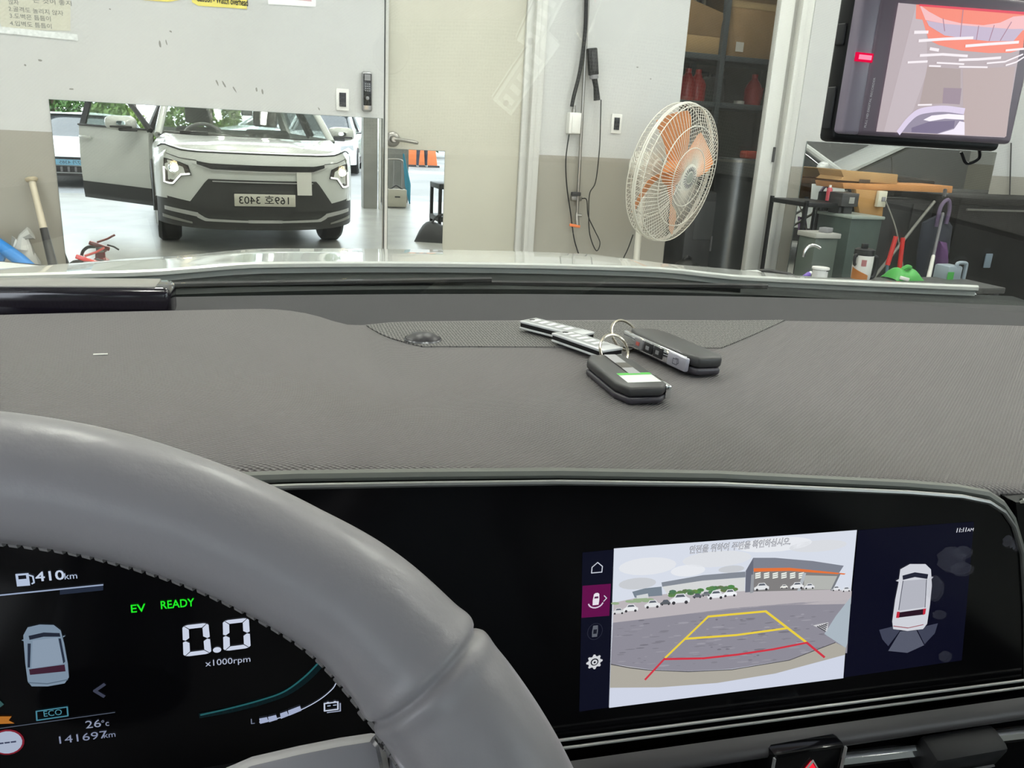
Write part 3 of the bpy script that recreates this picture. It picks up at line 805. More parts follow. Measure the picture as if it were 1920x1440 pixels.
# long black chest against the right wall
CY = 4.40
a, b = wp(1800, 371, CY), wp(1920, 385, CY)
t = empty('tool_chest', (a.x + 1.06, CY + .25, 0), label='large black chest under the right edge of the far mirror', cat='chest')
M_CHEST = mat('chest_black', (.009, .0085, .008), .6, spec=.15, bump=(14, .6, 'noise'), var=(5, .3))
MB().box((0, 0, a.z / 2 - .02), (2.1, .5, a.z - .04)).build('chest_body', M_CHEST, t, bevel=.015)
MB().box((0, 0, a.z - .02), (2.14, .54, .05)).build('chest_lid', M_CHEST, t, bevel=.012)
MB().box((0, -.27, a.z - .075), (2.0, .012, .012)).build('chest_trim', M_STEEL, t)
for k in (0, 1, 2):
    MB().box((-.7 + .7 * k, -.268, a.z * .55), (.06, .01, .10)).build('latch', mat('latch_blue', (.16, .21, .26), .4), t, bevel=.003)
# dark grey locker behind the tools
c0, c1 = wp(1655, 362, 4.62), wp(1772, 371, 4.62)
t = empty('grey_locker', ((c0.x + c1.x) / 2, 4.75, 0), label='dark grey cabinet behind the mop and bolt cutter', cat='cabinet')
M_LOCK = mat('locker_grey', (.040, .040, .039), .55, spec=.2, var=(4, .2))
MB().box((0, 0, c0.z / 2 - .02), (c1.x - c0.x, .24, c0.z - .04)).build('cabinet_body', M_LOCK, t, bevel=.006)
for k in (-1, 1):
    MB().box((k * (c1.x - c0.x) / 4, -.125, c0.z / 2 - .02), ((c1.x - c0.x) / 2 - .02, .012, c0.z - .09)).build('cabinet_door', M_LOCK, t, bevel=.004)
# orange-brown cartons on the cabinet
def flat_box(name, pts, y, dep, m_, label, cat='box'):
    P = [wp(*p, y) for p in pts]; o = P[-1]
    t = empty(name, (o.x, y, o.z), label=label, cat=cat)
    MB().prism([(p.x - o.x, 0, p.z - o.z) for p in P], (0, dep, 0)).build('carton', m_, t, smooth=30, bevel=.003)
    return t
M_CARDO = mat('carton_orange', (.52, .23, .07), .8, var=(6, .12))
M_CARDB = mat('carton_brown', (.42, .25, .10), .8, var=(6, .12))
lb = flat_box('carton', [(1580, 343), (1787, 349), (1785, 362), (1582, 354)], 4.56, .28, M_CARDO, 'long flat orange carton lying on the grey cabinet')
MB().box((.16, -.001, .055), (.09, .003, .02)).build('printed_mark', mat('ink_brown', (.08, .05, .03), .7), lb)
flat_box('carton', [(1577, 319), (1684, 327), (1682, 346), (1574, 338), (1582, 332)], 4.58, .24, M_CARDB, 'brown carton stacked on the long orange carton')
sd = flat_box('carton', [(1605, 355), (1660, 358), (1654, 409), (1612, 402)], 4.55, .05, mat('carton_tan', (.44, .24, .08), .8, var=(5, .1)), 'upright tan carton panel hanging below the orange carton')
lb2 = wp(1652, 373, 4.53)
t = empty('power_outlet', (lb2.x, 4.53, lb2.z), label='cream outlet box on the tan carton with a cord hanging from it', cat='outlet')
MB().box((0, 0, 0), (.068, .03, .105)).build('outlet_box', mat('cream_plastic', (.62, .60, .47), .4), t, bevel=.004)
MB().box((.005, -.018, .0), (.03, .008, .03)).build('socket', M_GREYP, t, bevel=.002)
P = [(1660, 376), (1668, 395), (1680, 430), (1688, 470), (1694, 506)]
tag(MB().tube(smooth_pts([wp(u, v, 4.46) for u, v in P], 5), .005, 6).build('outlet_cord', mat('grey_cord', (.30, .29, .25), .5)), 'grey cord hanging from the cream outlet box', 'cord')
# black serving cart
BY = 4.42
c0, c1 = wp(1517, 377, BY), wp(1583, 386, BY)
t = empty('tool_cart', ((c0.x + c1.x) / 2, BY + .2, 0), label='black tool cart before the far mirror', cat='cart')
wd = c1.x - c0.x; zc_ = c0.z
for a in (-1, 1):
    for b in (-1, 1):
        MB().box((a * wd / 2, b * .18, zc_ / 2 + .03), (.02, .02, zc_ - .06)).build('cart_post', M_BLACK, t)
        MB().lathe([(.03, -.012), (.03, .012)], (a * wd / 2, b * .18, .03), (1, 0, 0), 14).build('castor', M_DKGREY, t)
for z in (zc_ - .025, .16):
    MB().box((0, 0, z), (wd + .02, .38, .03)).build('cart_tray', M_BLACK, t, bevel=.006)
for k in range(6):
    MB().box((wd / 2 + .012, -.1 + .04 * k, zc_ - .14), (.008, .018, .2)).build('tool_rack_tooth', M_BLACK, t)
t = tag(empty('spray_can', (wp(1556, 378, BY + .1).x, BY + .12, zc_ - .0025)), 'small red spray can on the black tool cart', 'can')
MB().lathe([(.018, 0), (.018, .075), (.012, .085)], (0, 0, 0), (0, 0, 1), 14).build('can_body', mat('can_red', (.45, .05, .07), .35), t)
MB().lathe([(.009, .085), (.009, .1)], (0, 0, 0), (0, 0, 1), 10).build('can_nozzle', M_WPLAST, t)
t, w_, h_ = thing_box('equipment_box', 1581, 362, 1608, 388, BY - .02, .16, mat('box_charcoal', (.045, .045, .045), .5), 'charcoal box with a pale label at the right end of the tool cart', 'box')
MB().box((.01, -.082, .04), (.04, .003, .04)).build('box_label', mat('label_grey', (.30, .30, .27), .6), t)
MB().box((0, 0, -.2), (w_ * .8, .1, .4)).build('box_support', M_DKGREY, t)
# grey-green bin
BN = 4.30
c0, c1 = wp(1598, 403, BN), wp(1652, 412, BN)
t = empty('storage_bin', ((c0.x + c1.x) / 2, BN + .15, 0), label='grey-green translucent bin with a light rim in front of the cartons', cat='bin')
M_BIN = mat('bin_green_grey', (.060, .082, .072), .45, spec=.25, var=(6, .2))
wb = c1.x - c0.x
MB().box((0, 0, c0.z / 2), (wb, .3, c0.z - .02), taper=1.06).build('bin_body', M_BIN, t, bevel=.012)
MB().box((0, 0, c0.z - .015), (wb * 1.12, .34, .02)).build('bin_rim', mat('bin_rim', (.26, .30, .27), .4), t, bevel=.005)
t = empty('parts_tray', (wp(1557, 437, 4.15).x, 4.25, 0), label='pale grey tray of parts on a dark green bin beside the tool cart', cat='tray')
zz = wp(1557, 448, 4.15).z
MB().box((0, 0, zz / 2), (.17, .16, zz)).build('bin_body', mat('bin_dark_green', (.07, .09, .075), .5), t, bevel=.008)
MB().box((.0, 0, zz + .015), (.19, .18, .03)).build('tray', mat('tray_grey', (.36, .36, .33), .5), t, bevel=.004)
MB().box((.03, -.02, zz + .045), (.07, .06, .03), rot=(0, 0, .4)).build('part_block', M_GREYP, t, bevel=.004)
# chrome loop
P = [(1507, 482), (1510, 470), (1517, 462), (1527, 460), (1537, 465)]
t = tag(MB().tube(smooth_pts([wp(u, v, 3.9) for u, v in P], 6), .010, 10).build('chrome_hook', M_CHROME), 'bent chrome handle left of the tumbler', 'handle')
# bolt cutter: two red grips rising from its head on the floor
t = empty('bolt_cutter', (wp(1680, 500, 4.2).x, 4.2, 0), label='bolt cutter with two red grips standing upright', cat='bolt cutter')
o = Vector((wp(1680, 500, 4.2).x, 4.2, 0))
for (u0, v0, u1, v1) in [(1680, 443, 1664, 497), (1693, 446, 1686, 506)]:
    a, b = wp(u0, v0, 4.2) - o, wp(u1, v1, 4.2) - o
    MB().tube([a, b], [.014, .015], 10).build('grip', M_RED, t)
    MB().tube([b, Vector((0, .02, .12))], .009, 8).build('arm', mat('steel_blue', (.16, .24, .32), .4, metal=.4), t)
MB().prism([(-.03, .01, .13), (.03, .01, .13), (.012, .01, 0), (-.012, .01, 0)], (0, .02, 0)).build('jaw', M_DKGREY, t)
# mop with white pole, grey squeegee pole, clothes
def pole(name, p0, p1, y0, y1, r, m_, label, cat):
    a, b = wp(*p0, y0), wp(*p1, y1); d = b - a
    e_ = a + d * (a.z / -d.z) if d.z < -1e-3 else b
    t = empty(name, (e_.x, e_.y, 0), label=label, cat=cat)
    return t, a - Vector((e_.x, e_.y, 0)), Vector((0, 0, 0)), b - Vector((e_.x, e_.y, 0))
t, a, b, mid = pole('mop', (1768, 400), (1739, 530), 4.35, 4.0, .012, None, 'mop with a white lower pole leaning on the grey cabinet', 'mop')
k = a.lerp(b, .30)
MB().tube([a, k], .010, 10).build('upper_pole', mat('pole_dark', (.10, .10, .11), .4), t)
MB().tube([k, b + Vector((0, 0, .08))], [.012, .019], 12).build('lower_pole', mat('pole_white', (.62, .62, .57), .35), t)
MB().tube(smooth_pts([a + Vector((-.035, 0, -.09)), a + Vector((-.03, 0, .04)), a + Vector((.02, 0, .09)), a + Vector((.05, 0, .03)), a + Vector((.045, 0, -.07))], 5), .013, 8).build('hang_loop', mat('loop_purple', (.10, .07, .13), .5), t)
MB().box((0, 0, .045), (.22, .08, .09)).build('mop_head', mat('mop_grey', (.35, .35, .33), .9, bump=(40, 1, 'noise')), t, bevel=.02)
t, a, b, mid = pole('squeegee', (1752, 378), (1700, 446), 4.52, 4.42, .012, None, 'grey-handled squeegee leaning diagonally before the grey cabinet', 'squeegee')
MB().tube([a, b + Vector((0, 0, .05))], .011, 10).build('pole', mat('pole_grey', (.16, .16, .14), .5), t)
MB().box((0, 0, .03), (.26, .03, .05)).build('blade_bar', M_DKGREY, t, bevel=.004)
def cloth(name, poly, y, m_, label, cat, th=.05):
    P = [wp(*p, y) for p in poly]
    cx_ = sum(p.x for p in P) / len(P); zmin = min(p.z for p in P)
    t = empty(name, (cx_, y, zmin), label=label, cat=cat)
    bm_ = MB(); n = len(P)
    vs = [(p.x - cx_, 0, p.z - zmin) for p in P]
    ctr = (sum(q[0] for q in vs) / n, -th, sum(q[2] for q in vs) / n)
    mid_ = [((q[0] + ctr[0]) / 2, -th * .8, (q[2] + ctr[2]) / 2) for q in vs]
    bk = [(q[0], .03, q[2]) for q in vs]
    bm_.add(vs + mid_ + [ctr] + bk, [(i, (i + 1) % n, n + (i + 1) % n, n + i) for i in range(n)] + [(n + i, n + (i + 1) % n, 2 * n) for i in range(n)] + [(i, 2 * n + 1 + i, 2 * n + 1 + (i + 1) % n, (i + 1) % n) for i in range(n)] + [tuple(2 * n + 1 + i for i in range(n))[::-1]])
    bm_.build('cloth_folds', m_, t, smooth=60)
    return t
t = cloth('navy_coveralls', [(1735, 418), (1770, 400), (1786, 425), (1780, 470), (1768, 520), (1722, 522), (1726, 470)], 4.38, mat('navy_cloth', (.018, .021, .032), .85, bump=(25, .8, 'noise')), 'dark navy work clothes hanging behind the mop', 'clothes', .06)
MB().tube([(-.02, .0, .55), (0, .02, .6)], .012, 8).build('hanging_loop', M_DKGREY, t)
t = cloth('purple_rag', [(1762, 452), (1775, 455), (1777, 497), (1770, 503), (1760, 497)], 4.22, mat('purple_cloth', (.10, .04, .13), .85), 'purple rag hanging right of the white mop pole', 'rag', .03)
P = [(1896, 268), (1895, 300), (1893, 372)]
tag(MB().tube([wp(u, v, WALL_Y - .02) for u, v in P], .005, 6).build('thin_cable', M_DKGREY), 'dark cord hanging down the wall right of the far mirror', 'cord')
# ================================================================== THE CAR WE SIT IN
CAR = empty('car', (0, 0, 0), CAR_ROT, 'white compact crossover seen from its driver seat, driver door open', 'car')
M_PAINT = mat('car_white_paint', (.66, .68, .65), .22, coat=.7)
M_CLAD = mat('black_cladding', (.035, .035, .034), .55, bump=(300, .2, 'noise'))
M_SILV = mat('silver_trim', (.50, .50, .49), .35, metal=.25)
M_TYRE = mat('tyre_rubber', (.02, .02, .02), .75)
M_GLASS = glass('windscreen_glass', (.93, .95, .93), .20, dirt=.008)
M_WIN = glass('tinted_window', (.80, .83, .81), .5)
M_LENS = glass('lamp_lens', (.95, .95, .95), .8)
M_DASH = mat('dash_grain', (.175, .165, .164), .68, spec=.25, bump=(340, 1.0, 'voronoi'))
_nt = M_DASH.node_tree
_v = [n for n in _nt.nodes if n.type == 'TEX_VORONOI'][0]; _v.voronoi_dimensions = '2D'; _v.inputs['Randomness'].default_value = .10
_mp = _nt.nodes.new('ShaderNodeMapping'); _mp.inputs['Rotation'].default_value = (0, 0, math.radians(38)); _mp.inputs['Scale'].default_value = (1, 1.5, 1)
_tc = [n for n in _nt.nodes if n.type == 'TEX_COORD'][0]
_cr = _nt.nodes.new('ShaderNodeValToRGB'); _cr.color_ramp.elements[0].color = (.225, .212, .211, 1); _cr.color_ramp.elements[1].color = (.150, .140, .141, 1); _cr.color_ramp.elements[1].position = .75
_nt.links.new(_v.outputs[0], _cr.inputs[0]); _nt.links.new(_cr.outputs[0], _nt.nodes['Principled BSDF'].inputs['Base Color'])
_nt.links.new(_tc.outputs['Object'], _mp.inputs[0]); _nt.links.new(_mp.outputs[0], _v.inputs['Vector'])
M_PANEL = mat('defroster_plastic', (.068, .067, .070), .8, spec=.15, bump=(700, .15, 'noise'))
M_LEATH = mat('wheel_leather', (.34, .325, .34), .33, bump=(220, .12, 'noise'))
M_SEAT = mat('seat_fabric', (.12, .12, .12), .8)
M_LINER = mat('headliner', (.74, .73, .72), .9)

def FYs(dx, z):
    a = min(abs(dx), .9049) / .905
    y = 1.45 + .57 * max(0, 1 - a ** 2.6) ** .555
    if z > .78: y -= .55 * (z - .78) ** 1.2
    if z < .45: y -= .12 * (.45 - z)
    return y
def fascia(name, x0, x1, lo, hi, off, m_, nx=24, nz=4, th=.012, parent=CAR, mirror=False):
    """piece of the car's front skin between lo(dx) and hi(dx), off metres proud"""
    for sg in ((1, -1) if mirror else (1,)):
        def fn(u, v):
            d = lerp(x0, x1, u); z = lerp(lo(abs(d)), hi(abs(d)), v)
            return (XC + sg * d, FYs(d, z) + off, z)
        o_ = MB().slab(fn, nx, nz, (0, -th, 0)).build(name, m_, parent)
    return o_
wb = lambda d: pw([(0, .455), (.60, .462), (.64, .470), (.86, .507), (.905, .51)], d)
ht = lambda d: pw([(0, .905), (.55, .905), (.68, .912), (.76, .935), (.82, .955), (.905, .90)], d)
fascia('front_bumper', -.90, .90, wb, lambda d: ht(d) - .012, 0, M_PAINT, 48, 10)
lowb = fascia('lower_bumper', -.895, .895, lambda d: .225 + .03 * (d / .9) ** 4, lambda d: wb(d) + .01, -.012, M_CLAD, 48, 6)
fascia('grille', -.63, .63, lambda d: .40, lambda d: pw([(0, .672), (.48, .672), (.63, .468)], d), .006, M_CLAD, 40, 6)
fascia('grille_trim', -.44, .44, lambda d: .650, lambda d: .658, .014, M_SILV, 24, 1)
fascia('nose_slit', -.56, .56, lambda d: pw([(0, .752), (.46, .757), (.56, .795)], d), lambda d: pw([(0, .802), (.46, .806), (.56, .822)], d), .004, M_BLACK, 40, 2)
fascia('slit_trim', -.60, .60, lambda d: pw([(0, .738), (.44, .743), (.52, .772), (.60, .800)], d), lambda d: pw([(0, .750), (.44, .755), (.52, .782), (.60, .806)], d), .010, M_SILV, 40, 1)
fascia('slit_line', .56, .83, lambda d: pw([(.56, .822), (.70, .835), (.83, .878)], d), lambda d: pw([(.56, .828), (.70, .841), (.83, .884)], d), .003, M_BLACK, 12, 1, mirror=True)
fascia('skid_trim', -.58, .58, lambda d: pw([(0, .292), (.52, .30), (.58, .33)], d), lambda d: pw([(0, .308), (.50, .322), (.58, .372)], d), .006, M_SILV, 36, 1)
fascia('skid_plate', -.15, .15, lambda d: .292, lambda d: .318, .014, M_SILV, 8, 1)
fascia('corner_trim', .57, .84, lambda d: pw([(.57, .335), (.66, .350), (.84, .375)], d), lambda d: pw([(.57, .372), (.66, .385), (.84, .408)], d), .006, M_SILV, 14, 1, mirror=True)
fascia('corner_trim', .62, .86, lambda d: pw([(.62, .270), (.86, .305)], d), lambda d: pw([(.62, .285), (.86, .335)], d), .006, mat('corner_grey', (.24, .24, .22), .5), 12, 1, mirror=True)
# emblem letters along the nose edge
eb = Print((XC, FYs(0, .85) + .012, 0), (-1, 0, 0), (0, -.12, 1), (0, 1, .1), step=.0006)
for k, q in enumerate([(.0, .9)]):
    for j in range(6):
        eb.rect(-.09 + j * .03, .846, -.09 + j * .03 + .022, .856, (.45, .46, .44))
eb.build('nose_emblem', M_PRINT, CAR)

# headlights
M_BULB = emit('headlamp_bulb', (1.0, .78, .42), 3.0)
M_DRL = emit('daytime_strip', (1.0, .99, .94), .55)
HL = [(.815, .826), (.70, .800), (.632, .775), (.612, .700), (.690, .690), (.758, .607), (.830, .613)]
for sg in (-1, 1):
    def hp(d, z, off=.0): return Vector((XC + sg * d, FYs(d, z) + off, z))
    h = MB()
    n = len(HL); ctr = (.73, .715)
    rim = [hp(a, b, .008) for a, b in HL]
    mid = [hp(lerp(ctr[0], a, .55), lerp(ctr[1], b, .55), -.002) for a, b in HL]
    h.add(rim + mid + [hp(*ctr, -.004)], [(i, (i + 1) % n, n + (i + 1) % n, n + i) for i in range(n)] + [(n + i, n + (i + 1) % n, 2 * n) for i in range(n)])
    hl = h.build('headlight', mat('headlight_housing', (.10, .085, .075), .2, metal=.5), CAR, smooth=0)
    MB().tube([hp(a, b, .010) for a, b in HL] , .006, 6, closed=True).build('lamp_edge', M_BLACK, hl)
    MB().lathe([(.030, 0), (.030, .006), (.02, .012)], hp(.742, .752, .004), (0, 1, 0), 18).build('bulb', M_BULB, hl)
    MB().lathe([(.050, -.004), (.048, .006), (.034, .004)], hp(.742, .752, .004), (0, 1, 0), 20, cap=False).build('reflector_ring', M_CHROME, hl)
    MB().tube([hp(a, b, .018) for a, b in [(.825, .755), (.826, .685), (.828, .622), (.79, .615), (.760, .616), (.728, .655), (.693, .697), (.655, .702), (.622, .708)]], .0085, 8).build('daytime_strip', M_DRL, hl)

    ld = bpy.data.lights.new('headlamp_beam', 'SPOT'); ld.energy = 14; ld.color = (1.0, .72, .38); ld.spot_size = math.radians(62); ld.spot_blend = .8; ld.shadow_soft_size = .03
    lo_ = bpy.data.objects.new('headlamp_beam', ld); COL.objects.link(lo_); lo_.parent = hl
    lo_.location = hp(.742, .752, .05); lo_.rotation_euler = (math.radians(84), 0, math.radians(-6 * sg))
MB().tube([(XC + d, FYs(d, ht(abs(d)) - .006) + .0005, ht(abs(d)) - .006) for d in [lerp(-.86, .86, k / 60) for k in range(61)]], .0065, 6).build('bonnet_gap', M_BLACK, CAR)
# licence plate
pl = MB(); PY = FYs(0, .5) + .016
pl.box((XC, PY, .500), (.535, .008, .108))
pl = pl.build('licence_plate', mat('plate_white', (.62, .60, .52), .4), CAR, bevel=.004)
MB().box((XC, PY - .004, .500), (.555, .006, .124)).build('plate_frame', M_DKGREY, pl)
tx = Print((XC, PY + .005, .500), (-1, 0, 0), (0, 0, 1), (0, 1, 0))
tx.text('169호 3403', 0, -.031, .092, (.02, .02, .02), align='c', wid=.455, bold=.010)
tx.build('plate_number', M_PRINT, pl)
# sheet of paper taped over the grille corner
pa_ = tag(MB().box((XC + .355, FYs(.355, .65) + .022, .652), (.135, .002, .205), rot=(.06, 0, -.10)).build('paper_slip', M_PAPER), 'white paper slip taped to the car nose beside the grille', 'paper')
pa_.rotation_euler = (0, 0, CAR_ROT)

# bonnet
YR = lambda d: 1.25 - .25 * (d / .88) ** 2
YN = lambda d: FYs(d, .90) + .004
HZ = [(1.0, 1.031), (1.12, 1.022), (1.25, 1.013), (1.40, 1.004), (1.55, .989), (1.70, .965), (1.82, .938), (1.92, .912), (2.0, .90)]
def hood_z(d, y):
    z = pw(HZ, y)
    z -= .060 * (abs(d) / .8) ** 3 * sstep(1.0, 1.65, y)
    z += .008 * (1 - sstep(.30, .46, abs(d))) * sstep(1.95, 1.6, y)
    return z
def hoodf(u, v):
    d = lerp(-.785, .785, u); y = lerp(YR(d), YN(d) - .02, v)
    z = hood_z(d, y)
    return (XC + d, y, lerp(z, ht(abs(d)), sstep(.72, 1.0, v)))
MB().slab(hoodf, 48, 30, (0, 0, -.02)).build('bonnet', M_PAINT, CAR, smooth=60)
# fenders
for sg in (-1, 1):
    def fen(u, v):
        y = lerp(1.70, .70, u)
        top_z = hood_z(.79, max(1.0, min(y, 1.9))) if y > 1.06 else .86
        zl = .33 + math.sqrt(max(0, .40 ** 2 - (y - .93) ** 2)) if abs(y - .93) < .40 else .36
        if y > 1.34: zl = .48
        z = lerp(top_z, zl, v)
        xx = .79 + .115 * (1 - (1 - min(1, v * 2.2)) ** 2)
        lim = .905 if y < 1.45 else .905 * (1 - max(0, (y - 1.45) / .57) ** 1.8) ** .385
        return (XC + sg * min(xx, lim), y, z)
    MB().slab(fen, 24, 10, (-sg * .01, 0, -.004)).build('fender', M_PAINT, CAR, smooth=50)
    arch = MB().tube([(XC + sg * .895, .93 + .42 * math.cos(a), .33 + .42 * math.sin(a)) for a in [PI * k / 16 for k in range(17)]], .035, 8)
    arch.build('arch_cladding', M_CLAD, CAR)
    for yy in (.93, -1.79):
        wh = MB().lathe([(.20, -.10), (.30, -.105), (.33, -.075), (.33, .075), (.30, .105), (.20, .10)], (XC + sg * .79, yy, .33), (1, 0, 0), 36).build('wheel', M_TYRE, CAR)
        MB().lathe([(.19, 0), (.20, .02), (.17, .03), (.05, .02)], (XC + sg * .87, yy, .33), (sg, 0, 0), 30).build('rim_disc', M_SILV, wh)
        for k in range(5):
            a = 2 * PI * k / 5
            MB().box((XC + sg * .902, yy + .10 * math.cos(a), .33 + .10 * math.sin(a)), (.012, .15, .035), rot=(a, 0, 0)).build('spoke', M_SILV, wh, bevel=.003)
# side bodies behind the front doors, sills, roof, pillars, windows
def side(sg, y0, y1, z0, z1, name, m_):
    def fn(u, v):
        y = lerp(y0, y1, u); z = lerp(z0, z1, v)
        return (XC + sg * (.90 - .03 * abs(v - .45) ** 2 * 4), y, z)
    return MB().slab(fn, 8, 6, (-sg * .02, 0, 0)).build(name, m_, CAR)
side(1, .70, -.42, .47, 1.03, 'door_panel', M_PAINT); side(1, .70, -.42, .30, .47, 'door_cladding', M_CLAD)
for sg in (-1, 1):
    side(sg, -.43, -1.40, .47, 1.03, 'rear_door_panel', M_PAINT); side(sg, -.43, -1.40, .30, .47, 'rear_door_cladding', M_CLAD)
    side(sg, -1.40, -2.38, .47, 1.03, 'quarter_panel', M_PAINT)
    MB().box((XC + sg * .80, .14, .30), (.14, 1.16, .14)).build('sill', M_CLAD, CAR, bevel=.02)
    def win(u, v, sg=sg):
        y = lerp(.60 if sg > 0 else -.45, -2.0, u); z = lerp(1.03, 1.45, v)
        yt = min(y, lerp(.60, .12, v)) if sg > 0 else y
        return (XC + sg * lerp(.875, .67, v), yt, z)
    MB().slab(win, 14, 5, (-sg * .004, 0, 0)).build('side_window', M_WIN, CAR)
    MB().tube(smooth_pts([(XC + sg * .84, .90, 1.00), (XC + sg * .765, .57, 1.24), (XC + sg * .69, .24, 1.455), (XC + sg * .665, -.3, 1.50)], 6), .036, 10).build('front_pillar', M_PAINT, CAR)
    MB().tube([(XC + sg * .87, -.45, 1.02), (XC + sg * .66, -.50, 1.47)], .045, 8).build('centre_pillar', M_DKGREY, CAR)
    MB().tube([(XC + sg * .86, -2.2, 1.0), (XC + sg * .64, -1.85, 1.47)], .06, 8).build('rear_pillar', M_PAINT, CAR)
def roof(u, v):
    d = lerp(-.68, .68, u); y = lerp(.22, -2.0, v)
    return (XC + d, y - .05 * (d / .68) ** 2 * (1 - v), 1.47 + .065 * (1 - (d / .68) ** 2) * math.sin(PI * min(1, .15 + .8 * v)))
MB().slab(roof, 16, 16, (0, 0, .02)).build('roof', M_PAINT, CAR)
MB().slab(lambda u, v: Vector(roof(u, v)) + Vector((0, 0, -.02)), 16, 16, (0, 0, -.01)).build('headliner', M_LINER, CAR)
MB().slab(lambda u, v: (XC + lerp(-.80, .80, u), lerp(-2.42, -2.30, v), lerp(.35, 1.03, v)), 8, 4, (0, .02, 0)).build('tailgate', M_PAINT, CAR)
MB().slab(lambda u, v: (XC + lerp(-.72, .72, u), lerp(-2.30, -2.0, v), lerp(1.03, 1.46, v)), 8, 4, (0, .005, 0)).build('rear_window', M_WIN, CAR)
MB().box((XC, -.7, .24), (1.6, 3.2, .06)).build('floor_pan', M_DKGREY, CAR)
MB().box((XC, .98, .55), (1.62, .06, .80)).build('firewall', M_BLACK, CAR)
# windscreen and cowl
def ws(u, v):
    d = lerp(-1, 1, u)
    b = Vector((XC + d * .83, 1.040 - .18 * d * d, 1.008 - .006 * d * d)); t_ = Vector((XC + d * .66, .25 - .05 * d * d, 1.475 - .015 * d * d))
    p = b.lerp(t_, v); n_ = Vector((0, .48, .87)) * (.030 * math.sin(PI * v))
    return p + n_
MB().slab(ws, 24, 14, (0, -.002, -.004)).build('windscreen', M_GLASS, CAR, smooth=80)
def cowl(u, v):
    d = lerp(-.84, .84, u)
    y = lerp(1.048 - .18 * (d / .83) ** 2, YR(d) + .01, v)
    return (XC + d, y, lerp(1.018, hood_z(d, YR(d)) - .016, v) - .006 * math.sin(PI * v))
M_COWL = mat('cowl_plastic', (.026, .030, .029), .8, spec=.1, var=(18, .35), bump=(40, .3, 'noise'))
MB().slab(cowl, 40, 8, (0, 0, -.01)).build('cowl_panel', M_COWL, CAR)
edge = [(XC + d, YR(d) - .003, hood_z(d, YR(d)) - .004) for d in [lerp(-.785, .785, k / 40) for k in range(41)]]
MB().tube(edge, .005, 6).build('bonnet_edge', M_PAINT, CAR)
for (p, q, r_) in [((.16, 1.16), (.44, 1.13), (.66, 1.10)), ((-.20, 1.13), (.06, 1.13), (.24, 1.14))]:
    w_ = MB().tube(smooth_pts([(p[0], p[1], 1.000), (q[0], q[1], 1.004), (r_[0], r_[1], 1.008)], 6), .007, 6).build('wiper', M_BLACK, CAR)
    MB().tube([(p[0] + .05, p[1] - .012, 1.008), (r_[0] + .04, r_[1] - .012, 1.016)], .004, 6).build('wiper_blade', M_DKGREY, w_)

# driver door, swung open
HX, HYy = XC - .89, .72
ang = math.radians(-37)
DM = Matrix.Translation((HX, HYy, 0)) @ Matrix.Rotation(ang, 4, 'Z')     # door runs along -y when shut
dr = empty('driver_door'); dr.parent = CAR
def dpt(l, z, o=0.): return DM @ Vector((o, -l, z))
def dsl(name, l0, l1, z0, z1, m_, off=0., th=.05, nl=10, nz=8):
    def fn(u, v):
        l = lerp(l0, l1, u); z = lerp(z0, z1, v)
        return dpt(l, z, off - .035 * (1 - math.sin(PI * lerp(.15, .85, (z - .3) / .75))) * -1 - .03)
    return MB().slab(fn, nl, nz, DM.to_3x3() @ Vector((th, 0, 0))).build(name, m_, dr)
dsl('door_skin', .03, 1.12, .47, 1.035, M_PAINT)
dsl('door_cladding', .03, 1.12, .305, .475, M_CLAD, off=-.006)
MB().slab(lambda u, v: dpt(lerp(.06, 1.10, u), lerp(.34, 1.0, v), .035), 6, 6, DM.to_3x3() @ Vector((.03, 0, 0))).build('door_trim', M_DKGREY, dr)
MB().tube([dpt(.02, 1.03), dpt(.30, 1.22, .06), dpt(.62, 1.40, .13), dpt(1.08, 1.42, .14)], [.030, .026, .024, .022], 8).build('window_frame', M_DKGREY, dr)
MB().slab(lambda u, v: dpt(1.08, lerp(1.03, 1.42, v), lerp(-.01, .14, v)) + (DM.to_3x3() @ Vector((0, lerp(-.045, .045, u), 0))), 2, 4, DM.to_3x3() @ Vector((.02, 0, 0))).build('window_post', M_BLACK, dr)
MB().tube([dpt(.04, 1.04, -.02), dpt(1.12, 1.045, -.02)], .010, 6).build('belt_trim', M_DKGREY, dr)
MB().slab(lambda u, v: dpt(lerp(.22 + .42 * v, 1.06, u), lerp(1.035, 1.40, v), lerp(-.005, .13, v)), 6, 4, DM.to_3x3() @ Vector((.004, 0, 0))).build('door_window', glass('door_glass', (.80, .86, .82), .4), dr)
MB().box(dpt(.99, .925, -.045), (.02, .19, .028), rot=(0, 0, ang)).build('door_handle', M_PAINT, dr, bevel=.007)
def ext_mirror(c, sg, par):
    g = MB()
    def fn(u, v):
        a = 2 * PI * u; k = math.sin(PI * lerp(.04, .96, v)) ** .6
        return c + Vector((.145 * math.copysign(abs(math.cos(a)) ** .6, math.cos(a)) * k, -.045 + .13 * (v - .5), .070 * math.copysign(abs(math.sin(a)) ** .6, math.sin(a)) * k))
    g.grid(fn, 20, 8); o_ = g.build('exterior_mirror', M_PAINT, par, smooth=60)
    MB().box(c + Vector((-sg * .06, 0, -.06)), (.17, .09, .03)).build('mirror_foot', M_DKGREY, o_, bevel=.01)
    MB().box(c + Vector((0, .045, -.035)), (.2, .02, .02)).build('mirror_dark_band', M_DKGREY, o_, bevel=.006)  # dark grey band along the lower front of the housing
ext_mirror(dpt(.24, 1.09, -.16), -1, dr)
ext_mirror(Vector((XC + 1.0, .66, 1.09)), 1, CAR)
